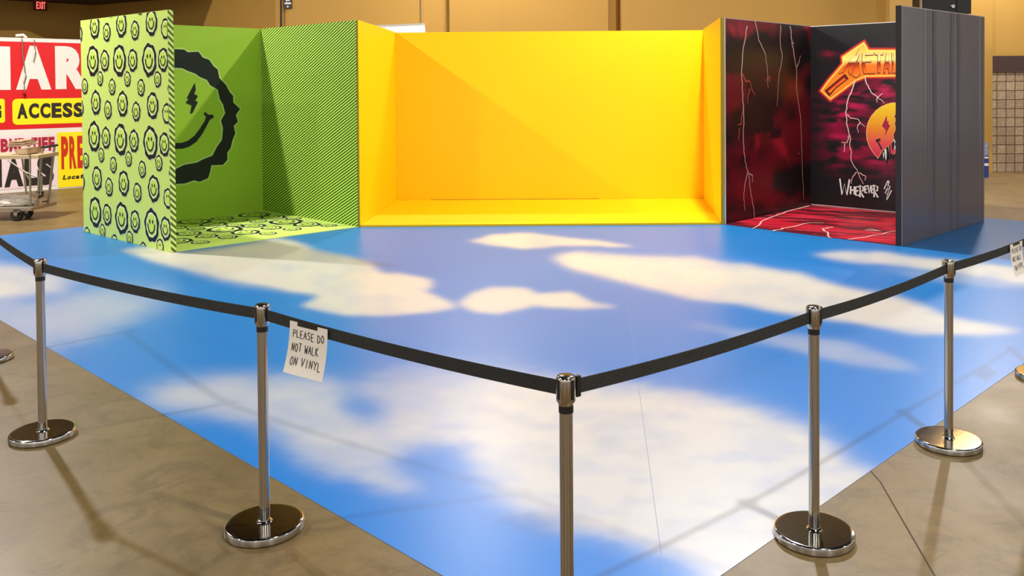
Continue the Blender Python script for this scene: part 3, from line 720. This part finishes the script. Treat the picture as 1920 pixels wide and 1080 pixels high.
# WHEREVER, lettered by hand
for c, x0, x1, y0, y1 in (('W', 176, 240, 878, 968), ('H', 240, 268, 920, 966), ('E', 270, 294, 922, 972), ('R', 296, 322, 914, 984), ('E', 324, 342, 918, 956), ('V', 342, 364, 914, 960), ('E', 364, 380, 916, 958), ('R', 380, 408, 912, 984)):
    a, b = q5([(x0, y1)])[0], q5([(x1, y0)])[0]; s0, t0, s1, t1 = a[0], a[1], b[0], b[1]
    for st in HAND[c]: ribbon(f, wD, [(s0+x*(s1-s0), t0+y*(t1-t0)) for x, y in st], .024, M_white, .012)
zz = q5([(462,886),(440,934),(456,938),(446,960),(460,962),(455,1000),(484,944),(468,940),(476,918),(462,916),(470,890)])
ribbon(f, wD, zz+[zz[0]], .016, M_white, .012)
ribbon(f, wD, q5([(462,925),(455,945),(468,948),(460,968)]), .012, M_white, .012)
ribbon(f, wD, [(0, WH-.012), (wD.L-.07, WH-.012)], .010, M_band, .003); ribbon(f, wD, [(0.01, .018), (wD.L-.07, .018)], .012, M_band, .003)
part(f, 'artwork_back_wall', db, 'black back wall with flaming logo letters, half sun face and WHEREVER lettering')
# outer charcoal panel
dNQ = (Q-N).normalized()
f = MB(); wN = Wall(N, Q, Z0); wN.slab(f, M_dark, .06, WH+.0, back=M_dprint, edge=M_ppl)
ridges = [(wN.st(u_, 30)[0], h_, w_) for u_, h_, w_ in ((1751, .030, .009), (1742, .010, .010), (1737, .003, .02), (1783, .024, .008), (1789, -.005, .01), (1796, .026, .009), (1728, .002, .01), (1838, .003, .02))]
ss = np.arange(.012, wN.L-.012, .005); tt = np.linspace(.012, WH-.012, 24)
Sg, Tg = np.meshgrid(ss, tt, indexing='ij'); Hh = np.full(Sg.shape, .0015)
for k, (c_, h_, w_) in enumerate(ridges):
    cw_ = c_+.010*np.sin(Tg*1.7+k)+.004*np.sin(Tg*5+2*k)
    Hh = Hh+h_*np.exp(-((Sg-cw_)/w_)**2)*(.55+.45*np.clip((Tg-.3)/1.6, 0, 1))
Hh = np.maximum(Hh, -.0)+.0105*(0); i0 = len(f.v)
Vp = np.array(wN.P)+Sg[..., None]*np.array(wN.d)+Tg[..., None]*np.array(wN.t)+(Hh+.004)[..., None]*np.array(wN.n)
ix = np.arange(Sg.size).reshape(Sg.shape); Fp = np.stack([ix[:-1, :-1], ix[1:, :-1], ix[1:, 1:], ix[:-1, 1:]], -1).reshape(-1, 4)
f.shared(Vp.reshape(-1, 3).tolist(), [tuple(q) for q in Fp.tolist()], M_dark, True)
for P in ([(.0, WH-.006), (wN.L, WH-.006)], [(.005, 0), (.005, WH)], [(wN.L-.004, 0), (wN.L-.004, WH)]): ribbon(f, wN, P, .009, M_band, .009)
part(f, 'charcoal_side_panel', db, 'tall creased charcoal outer panel')
f = MB(); nb = -wN.n; nb2 = Vector((nb.x, nb.y))
P4 = [D+Vector((.06, .0)), N+nb2*.065, Q+nb2*.065-dNQ*.03, R-(R-D).normalized()*.02+Vector((.02, -.02))]
P4[0] = D+(N-D).normalized()*.022
floorpoly(f, [D+(N-D).normalized()*.03, N+nb2*.062, Q+nb2*.062-dNQ*.004, R-(R-D).normalized()*.002], Z0, FZ-.002, M_crim, M_crim)
wZ = Flat(P4[0], P4[1], R, FZ)
def red_floor(S, T):
    n = fbm(S*1.6+T*.8, T*7-S*2, 90, 4); n2 = fbm(S*2, T*9-S*3, 99, 4)
    c = mixc(srgb(92, 14, 26), srgb(190, 22, 46), sm(n, .35, .6))
    k = (sm(n2, .58, .75)*.8)[..., None]; c = c*(1-k)+np.array(srgb(40, 14, 20))*k
    k = (sm(n2, .3, .42) < .5)[..., None]*.6; return c*(1-k)+np.array(srgb(216, 54, 76))*k
painted(f, wZ, 0, wZ.L, 0, 2.425, .03, red_floor, M_pval, FZ-Z0, M_mag)
bolts(f, wZ, [[(400,868),(330,885),(270,905),(205,930),(190,945),(160,965)],[(245,975),(310,960),(400,940),(460,940)],[(500,958),(455,965),(480,985),(490,1005)],[(565,1010),(640,1000),(762,975)],[(635,970),(700,975),(650,965)]], 61, .03, M_bolt, .02, .0015)
part(f, 'booth_floor', db, 'crimson booth floor with pale lightning cracks')
f = MB(); f.bar((D.x+.011, D.y-.008, Z0+.01), (D.x+.011, D.y-.008, WH), .010, .008, M_white)
part(f, 'corner_trim', db, 'thin pale strip at the joint with the yellow booth')

# ------------------------------------------------------------------ stanchions
S = {1: (-2.738, 4.686), 2: (-1.227, 3.680), 3: (.029, 2.743), 4: (1.047, 3.583), 5: (2.006, 4.505), 6: (3.05, 5.515), 0: (-3.900, 6.03)}
def make_stanchion(loc, label, ang, grp='chrome crowd-control posts'):
    root = thing('stanchion', label, 'barrier post', (loc[0], loc[1], VZ), grp); root.rotation_euler = (0, 0, ang)
    c = (0, 0, 0)
    def p(mb, n, lab=None):
        o = mb.build(n); o.parent = root
        if lab: o['label'] = lab
        return o
    f = MB(); f.lathe([(0, .0), (.155, .0), (.160, .003), (.160, .027), (.158, .031), (.153, .0335), (.149, .0325), (.147, .033)], c, M_chrome, 72); f.lathe([(.147, .033), (.0, .033)], c, M_chrome, 72, smooth=False); f.lathe([(.032, .033), (.030, .036), (.026, .040), (.0, .040)], c, M_chrome, 32); p(f, 'base')
    f = MB(); f.lathe([(.0, .033), (.0215, .033), (.0215, .835), (0, .835)], c, M_chrome2, 32); p(f, 'pole')
    f = MB(); f.lathe([(0, .832), (.0235, .832), (.0235, .856), (0, .856)], c, M_black, 32); p(f, 'collar', 'black collar ring')
    f = MB(); f.lathe([(0, .855), (.024, .855), (.026, .862), (.031, .868), (.031, .935), (.029, .943), (.026, .9455)], c, M_chrome2, 32)
    hd = p(f, 'head')
    f = MB(); f.lathe([(.0262, .9440), (.022, .9462), (0, .9462)], c, mat('dark_cap', (30, 26, 22), .25, .6) if not bpy.data.materials.get('dark_cap') else bpy.data.materials['dark_cap'], 32)
    o = p(f, 'cap', 'dark cap with lock slots'); o.parent = hd
    for k in range(4):
        f = MB(); a = k*math.pi/2; x, y = math.cos(a)*.0300, math.sin(a)*.0300
        f.bar((x, y, .877), (x, y, .938), .010 if k % 2 else .0052, .0052 if k % 2 else .010, M_black)
        o = p(f, 'belt_slot', 'black vertical belt slot'); o.parent = hd
    return root
def yaw(a, b): return math.atan2(b[1]-a[1], b[0]-a[0])
labels = {1: 'chrome belt post nearest the left edge with its pole fully in view', 2: 'chrome belt post just left of the handwritten paper sign',
 3: 'foremost chrome belt post where the two belts meet at the corner', 4: 'chrome belt post first to the right of the corner post, base partly on the vinyl',
 5: 'chrome belt post furthest right in view, standing on bare concrete', 6: 'chrome belt post beyond the right edge holding the belt with the second paper', 0: 'chrome post at the left edge of which only the round base shows'}
for i, loc in S.items():
    nx = S[min(i+1, 6)] if i < 6 else S[5]
    make_stanchion(loc, labels[i], yaw(loc, nx)+(.0 if i != 3 else .0))
blab = {(0, 1): 'black belt running off the left edge from the leftmost full post', (1, 2): 'black belt between the two left posts, over the pale cloud',
 (2, 3): 'black belt carrying the near handwritten sign, left of the corner post', (3, 4): 'black ribbed belt running right from the corner post',
 (4, 5): 'black belt between the two right-hand posts', (5, 6): 'black belt running off the right edge with the far paper sign'}
belts = {}
def belt_pt(i, j, k):                       # point on the belt, k from 0 to 1, and its side normal
    a, b = Vector(S[i]), Vector(S[j]); d = (b-a).normalized(); sag = .014*4*k*(1-k)
    p = a+d*.034+(b-a-d*.068)*k; return Vector((p.x, p.y, .905-sag)), d.to_3d()
for (i, j), lb in blab.items():
    root = thing('retractable_belt', lb, 'barrier belt', belt_pt(i, j, .5)[0], 'black retractable belts')
    f = MB(); n = 24; hh = .0235; nr = 7
    prof = []
    for q in range(nr*4+1):
        z = -hh+2*hh*q/(nr*4); prof.append((.0011+.0007*math.sin(q*math.pi/2), z))
    V = []; m_ = len(prof)
    for k in range(n+1):
        p, d = belt_pt(i, j, k/n); nn = Vector((d.y, -d.x, 0))
        for x, z in prof: V.append(p+nn*x+Vector((0, 0, z)))
        for x, z in reversed(prof): V.append(p-nn*x+Vector((0, 0, z)))
    mm = 2*m_; F = []
    for k in range(n):
        for q in range(mm): F.append((k*mm+q, k*mm+(q+1) % mm, (k+1)*mm+(q+1) % mm, (k+1)*mm+q))
    f.shared(V, F, M_belt); f.face(V[:mm], M_belt); f.face(V[-mm:][::-1], M_belt)
    part(f, 'webbing', root)
    if i < 3: continue
    f = MB()                                 # end clip at the receiving post
    k_ = .012 if i >= 3 else .985
    p, d = belt_pt(i, j, k_); f.bar(p-d*.008-Vector((0, 0, 0)), p+d*.008, .012, .066, M_black); part(f, 'end_clip', root)

# ------------------------------------------------------------------ paper signs on the belts
def paper_sign(i, j, uA, uB, vT, vB, label, lines, tilt, seed, skew):
    a, b = Vector(S[i]), Vector(S[j]); d = (b-a).normalized(); nn = Vector((d.y, -d.x)); nn = nn if nn.dot(-a) > 0 else -nn
    w = Wall(a+nn*.008, b+nn*.008, 0); sA, tA = w.st(uA, vT); sB, _ = w.st(uB, vT)
    topz = w.st((uA+uB)/2, vT)[1]; botz = w.st((uA+uB)/2, vB)[1]
    root = thing('paper_sign', label, 'sign', w.pt((sA+sB)/2, botz, 0))
    f = MB(); W_, H_ = sB-sA, topz-botz; nx, ny = 10, 14
    def pp(x, y, off=0):                     # sheet curls forward a little at the foot
        return w.pt(sA+x*W_+skew*(1-y)*W_, botz+y*H_, .003+.03*max(0, 1-y)**2.2+off+.004*math.sin(x*4+1)*(1-y))
    for off in (0, -.0006):
        f.shared([pp(x/nx, y/ny, off) for y in range(ny+1) for x in range(nx+1)], [(y*(nx+1)+x, y*(nx+1)+x+1, (y+1)*(nx+1)+x+1, (y+1)*(nx+1)+x) for y in range(ny) for x in range(nx)], M_paper, True)
    sheet = part(f, 'sheet', root, keep_normals=False)
    f = MB()
    class PW:
        def pt(s_, x, y, off=0): return pp(x, y, off)
    r = random.Random(seed)
    for txt, x0, y0, cw, ch in lines:
        x = x0
        for c in txt:
            if c == ' ': x += cw*.9; continue
            dy = r.uniform(-.012, .012)
            for st in HAND[c]:
                P = []
                for (xa, ya), (xb, yb) in zip(st[:-1], st[1:]):
                    for q in range(3): P.append((x+(xa+(xb-xa)*q/3)*cw, y0+dy+(ya+(yb-ya)*q/3)*ch))
                P.append((x+st[-1][0]*cw, y0+dy+st[-1][1]*ch))
                ribbon(f, PW(), P, .016, M_ink, .0012)
            x += cw*1.22
    part(f, 'handwriting', root, 'dark marker capitals')
    f = MB(); x0, x1 = (.22, .74)
    f.hexa([pp(x0, .93, .001), pp(x1, .93, .001), pp(x1, .93, .0025), pp(x0, .93, .0025)], [pp(x0, 1.03, .001), pp(x1, 1.03, .001), pp(x1, 1.03, .0025), pp(x0, 1.03, .0025)], M_black)
    part(f, 'tape', root, 'strip of black tape')
paper_sign(2, 3, 545, 615, 609, 703, 'white paper sign taped to the near left belt reading PLEASE DO NOT WALK ON VINYL',
 [('PLEASE DO', .11, .70, .078, .15), ('NOT WALK', .11, .43, .075, .16), ('ON VINYL', .13, .17, .085, .16)], 0, 3, -.02)
paper_sign(5, 6, 1893, 1916, 455, 512, 'small white paper sign taped to the belt at the right edge',
 [('PLEASE DO', .11, .70, .078, .15), ('NOT WALK', .11, .43, .075, .16), ('ON VINYL', .13, .17, .085, .16)], 0, 8, -.05)

# ------------------------------------------------------------------ sign company banner at the left
BP = at(0, 360, 15.7); bnx = Vector((BP.x, BP.y)); wBn = Wall(bnx-Vector((1.6, 1.6)), bnx+Vector((2.6, 2.6)), 0)
M_red = mat('red_banner', (214, 10, 22), .45); M_bwh = mat('white_banner', (232, 224, 216), .45); M_bye = mat('yellow_banner', (250, 226, 10), .45)
M_dkr = mat('dark_red_print', (172, 18, 44), .5); M_rd2 = mat('orange_red_print', (200, 40, 14), .5); M_blk = mat('black_letter_print', (34, 26, 22), .5)
bn = thing('sign_shop_banner', 'tall red white and yellow sign wall with giant white letters behind the cart', 'banner', wBn.pt(1.6, 0, 0))
bz = wBn.st(75, 356)[1]; tzz = wBn.st(75, 72)[1]; tmid = wBn.st(75, 247)[1]
f = MB(); wBn.slab(f, M_bwh, .08, tzz, t0=0.0)
e = .004
poly(f, wBn, [(.0, tmid+.06), (wBn.L, tmid+.06), (wBn.L, tzz-.07), (0, tzz-.07)], M_red, e)
part(f, 'panel', bn)
f = MB()
letters(f, wBn, 'M', -100, 20, 86, 169, M_bwh, e*2, bold=.05); letters(f, wBn, 'A', 30, 96, 86, 168, M_bwh, e*2, bold=.07); letters(f, wBn, 'R', 104, 166, 87, 167, M_bwh, e*2, bold=.07)
part(f, 'giant_letters', bn, 'giant white capitals on red')
f = MB()
def rbox(u0, u1, v0, v1, m, off, r=.05):
    s0, t0 = wBn.st(u0, (v0+v1)/2)[0], wBn.st((u0+u1)/2, v1)[1]; s1, t1 = wBn.st(u1, (v0+v1)/2)[0], wBn.st((u0+u1)/2, v0)[1]; P = []
    for cx, cy, a0 in ((s1-r, t1-r, 0), (s0+r, t1-r, 90), (s0+r, t0+r, 180), (s1-r, t0+r, 270)):
        for k in range(6): a = math.radians(a0+k*18); P.append((cx+r*math.cos(a), cy+r*math.sin(a)))
    poly(f, wBn, P, m, off)
rbox(23, 230, 184, 231, M_bye, e*2, .08); rbox(-120, 9, 186, 232, M_bye, e*2, .04)
part(f, 'yellow_label_boxes', bn, 'yellow rounded boxes')
f = MB()
letters(f, wBn, 'ACCESS', 32, 156, 193, 221, M_blk, e*3, bold=.05)
part(f, 'black_lettering', bn, 'bold black capitals ACCESS on yellow')
f = MB(); letters(f, wBn, 'G', -14, 2.5, 196, 222, M_blk, e*3, bold=.05)
part(f, 'black_letter', bn, 'black capital G cut by the picture edge')
f = MB()
poly(f, wBn, [wBn.st(108, 300)[0:1][0:1] and (wBn.st(108, 300)[0], wBn.st(108, 352)[1]), (wBn.st(230, 300)[0], wBn.st(108, 352)[1]), (wBn.st(230, 300)[0], wBn.st(120, 248)[1]), (wBn.st(108, 300)[0], wBn.st(120, 248)[1])], M_bye, e*2)
M_lil = mat('faint_pink_print', (238, 214, 218), .5)
poly(f, wBn, [(wBn.st(-60, 300)[0], wBn.st(50, 352)[1]), (wBn.st(104, 300)[0], wBn.st(50, 352)[1]), (wBn.st(104, 300)[0], wBn.st(50, 254)[1]), (wBn.st(-60, 300)[0], wBn.st(50, 254)[1])], M_lil, e*1.5)
part(f, 'lower_panels', bn, 'yellow and pale pink lower panels')
f = MB()
letters(f, wBn, 'BMP', 1, 48, 259.5, 284, M_dkr, e*3, bold=.05); letters(f, wBn, 'TIFF', 59, 102, 257, 283, M_dkr, e*3, bold=.05)
c = wBn.st(53.5, 270.5); poly(f, wBn, [(c[0]+.04*math.cos(a), c[1]+.04*math.sin(a)) for a in [k*.5236 for k in range(12)]], M_dkr, e*3)
letters(f, wBn, 'PRE', 115, 158, 255, 316, M_rd2, e*3, bold=.05, gap=.16)
part(f, 'red_lettering', bn, 'red capitals on the lower panels')
f = MB()
letters(f, wBn, 'I', -8, 3.5, 298, 351, M_blk, e*3, bold=.09, narrow=''); letters(f, wBn, 'A', 8, 44, 297, 350, M_blk, e*3, bold=.06); letters(f, wBn, 'L', 46, 70, 296, 348, M_blk, e*3, bold=.07); letters(f, wBn, 'S', 70, 101, 290, 347, M_blk, e*3, bold=.08)
s0 = wBn.st(117, 330)[0]; tq = wBn.st(130, 336)[1]
for k, ch in enumerate('Locat'):
    cw = .062; letter(f, wBn, ch, s0+k*cw*1.18, tq, s0+k*cw*1.18+cw, tq+(.085 if ch in 'Lt' else .06), M_blk, e*3, slant=.25, bold=.05)
part(f, 'lower_black_lettering', bn, 'black capitals on the lower panels')
f = MB()                                     # cords and tape hanging over the top edge
def cord(P, r, m=M_bwh): f.tube([wBn.pt(*wBn.st(u, v), .03) for u, v in P], r, m, 6)
cord([(40, 72), (42, 90), (41, 100), (44, 118), (46, 135), (48, 142), (44, 155), (45, 165), (46, 172)], .009, M_grey)
cord([(63, 74), (64, 88), (66, 98), (63, 112), (62, 116)], .008, M_grey)
cord([(44, 174), (47, 178), (45, 182)], .02, M_dkr)
part(f, 'hanging_cord', bn, 'thin grey cords hanging over the top edge')
f = MB(); f.tube([wBn.pt(*wBn.st(u, v), -.02) for u, v in ((30, 67), (44, 65.5), (50, 71))], .03, M_bwh, 6); part(f, 'clamp', bn, 'white clamp on the top edge')

# ------------------------------------------------------------------ cart
CYT = 12.45
ct = thing('utility_cart', 'wire-framed grey cart on black wheels at the left edge', 'cart', (gr(45, 416).x, CYT, 0))
M_cart = mat('dull_cart_metal', (170, 158, 138), .4, .7); M_tire = mat('black_rubber', (20, 18, 18), .5); M_hub = mat('hub_metal', (120, 110, 100), .35, .7)
def c3(u, v, dy=0): return at(u, v, CYT+dy)
for (P) in ([c3(56, 290), c3(57, 386)], [c3(41, 290, .6), c3(51, 376, .6)], [c3(-60, 290), c3(-60, 395)], [c3(-50, 290, .6), c3(-50, 386, .6)]): f = MB(); f.tube(P, .014, M_cart, 8); part(f, 'leg', ct)
f = MB(); f.tube([c3(15, 300), c3(46, 322), c3(68, 332)], .012, M_cart, 8); f.tube([c3(46, 322), c3(56, 338)], .010, M_cart, 8)
part(f, 'brace', ct)
f = MB()
for P in ([c3(80, 278, .3), c3(77, 300, .3), c3(74, 336, .3), c3(70, 388, .3)], [c3(102, 274, .55), c3(98, 310, .55), c3(94, 350, .55), c3(89, 388, .55)], [c3(78, 330, .3), c3(77, 362, .3)]): f.tube(P, .018, M_cart, 8)
f.tube([c3(78, 277, .3), c3(108, 272, .55)], .017, M_black, 8)
f.tube([c3(69, 360, .3), c3(82, 361, .3), c3(80, 366, .3), c3(72, 370, .3)], .016, M_black, 8); f.tube([c3(72, 371, .3), c3(92, 366, .55)], .010, M_cart, 6); f.tube([c3(80, 378, .4), c3(90, 377, .55)], .010, M_black, 6)
part(f, 'handle', ct, 'upright tube handle with black grips')
f = MB(); a, b = c3(-70, 293), c3(72, 291); f.hexa([a-Vector((0, 0, .05)), b-Vector((0, 0, .05)), b+Vector((-.05, .6, -.05)), a+Vector((0, .6, -.05))], [a, b, b+Vector((-.05, .6, 0)), a+Vector((0, .6, 0))], mat('beige_tray', (196, 170, 132), .6)); part(f, 'upper_tray', ct)
f = MB(); zt = c3(58, 391).z; x0, x1 = c3(-70, 391).x, c3(60, 391).x; f.box((x0, CYT-.02, zt-.03), (x1, CYT+.62, zt+.01), M_cart); part(f, 'lower_deck', ct)
for k, (u, v, dy) in enumerate(((32, 403, -.02), (53, 399, .32), (-52, 403, -.02))):
    c = c3(u, v, dy); rr = c.z; f = MB(); c = (c.x, CYT+dy, rr)
    f.lathe([(.0, -.03), (rr*.62, -.03), (rr*.9, -.034), (rr, -.02), (rr, .02), (rr*.9, .034), (rr*.62, .03), (0, .03)], c, M_tire, 32, 'y')
    wh = part(f, 'wheel', ct)
    f = MB(); f.lathe([(0, -.045), (rr*.2, -.045), (rr*.35, -.036), (rr*.38, -.028)], c, M_hub, 20, 'y'); hb = part(f, 'hub', ct); hb.parent = wh
    f = MB(); f.bar((c[0], c[1]-.05, c[2]), (c[0]+.02, c[1]-.05, zt-.03), .01, .05, M_cart); f.bar((c[0], c[1]+.05, c[2]), (c[0]+.02, c[1]+.05, zt-.03), .01, .05, M_cart); f.box((c[0]-.04, c[1]-.055, zt-.04), (c[0]+.06, c[1]+.055, zt-.03), M_cart); part(f, 'caster_fork', ct)
# loose goods on the cart
M_card = mat('worn_cardboard', (176, 146, 116), .8, noise=(14, .3)); M_plas = mat('crumpled_plastic', (226, 216, 206), .3)
f = MB(); zb = c3(20, 291).z+.006
for k in range(3):
    a = c3(12+3*k, 288-4*k, .1+.05*k); b = c3(50-4*k, 274+2*k, .25); a.z = max(a.z, zb+.10+.03*k); b.z = max(b.z, zb+.1+.03*k)
    w_ = Vector((-.03, .35, .01)); f.hexa([a, b, b+w_, a+w_], [p+Vector((0, 0, .018)) for p in (a, b, b+w_, a+w_)], M_card)
f.hexa([(c3(22, 291).x, CYT+.1, zb), (c3(44, 291).x, CYT+.1, zb), (c3(44, 291).x, CYT+.45, zb), (c3(22, 291).x, CYT+.45, zb)], [(c3(20, 291).x, CYT+.1, zb+.07), (c3(45, 291).x, CYT+.1, zb+.09), (c3(45, 291).x, CYT+.45, zb+.09), (c3(20, 291).x, CYT+.45, zb+.07)], M_card)
o = at_origin(f.build('folded_cardboard'), c3(30, 291)); tag(o, 'crumpled brown cardboard piled on the upper tray of the cart', 'cardboard')
bm = bmesh.new(); bmesh.ops.create_icosphere(bm, subdivisions=4, radius=1); r = random.Random(5)
for v in bm.verts:
    n = fbm(np.array([v.co.x*3+9]), np.array([v.co.y*3+v.co.z*4+9]), 3)[0]; v.co *= .75+.5*n
    v.co.x *= .30; v.co.y *= .17; v.co.z = max(v.co.z, -.35)*.11
me = bpy.data.meshes.new('plastic_wrap'); bm.to_mesh(me); bm.free(); me.materials.append(M_plas)
o = bpy.data.objects.new('plastic_wrap', me); COL.objects.link(o); o.location = (c3(0, 386).x, CYT+.30, zt+.055)
tag(o, 'heap of crumpled white plastic wrap on the lower deck of the cart', 'plastic wrap')

# ------------------------------------------------------------------ blue carton behind the charcoal panel
yb_ = gr(1850, 333).y; x0, x1 = at(1830, 333, yb_).x, at(1854, 333, yb_).x; zt2 = at(1850, 268, yb_).z
cb = thing('blue_drinks_carton', 'blue and white printed carton standing behind the charcoal panel', 'carton', ((x0+x1)/2, yb_, 0))
M_blue = mat('carton_blue', (34, 60, 140), .5)
f = MB(); f.box((x0, yb_, 0), (x1, yb_+.3, zt2), M_blue); part(f, 'body', cb)
f = MB(); wC = Wall((x0, yb_), (x1, yb_), 0)
for v0, v1, m in ((268, 292, mat('carton_photo', (150, 150, 176), .5, noise=(30, .6))), (294, 297, M_white), (306, 311, M_white)):
    poly(f, wC, [(0, wC.st(1850, v1)[1]), (wC.L-.008, wC.st(1850, v1)[1]), (wC.L-.008, wC.st(1850, v0)[1]), (0, wC.st(1850, v0)[1])], m, .003)
part(f, 'printed_label', cb, 'white bands and grey picture')

# ------------------------------------------------------------------ light
def lamp(x, y, z, p, size=.28, col=(1, .96, .91)):
    L = bpy.data.lights.new('high_bay_and_fill', 'AREA'); L.shape = 'DISK'; L.size = size; L.energy = p; L.color = col
    o = bpy.data.objects.new('high_bay_and_fill', L); COL.objects.link(o); o.location = (x, y, z)
HZ = 6.7
for x, y, p in ((2.4, 1.75, 380), (-7.9, 1.7, 400), (-8.1, 11.2, 760), (2.4, 11.5, 640), (12.4, 1.7, 300), (12.4, 11.5, 260), (8.6, 17.2, 560), (-2.6, -8, 380), (7, -8, 380), (-13, -8, 380), (-1.5, 16.6, 340), (-18, 3, 400)):  # far left, far right and behind-camera lamps are unseen extras added for fill
    lamp(x, y, HZ, p)
wd = bpy.data.worlds.new('hall_air'); sc.world = wd; wd.use_nodes = True
wd.node_tree.nodes['Background'].inputs[0].default_value = (1.0, .96, .9, 1); wd.node_tree.nodes['Background'].inputs[1].default_value = 1.0
sc.view_settings.view_transform = 'Standard'; sc.view_settings.look = 'None'; sc.view_settings.gamma = 1
sc.view_settings.use_curve_mapping = False; sc.view_settings.exposure = 0.0
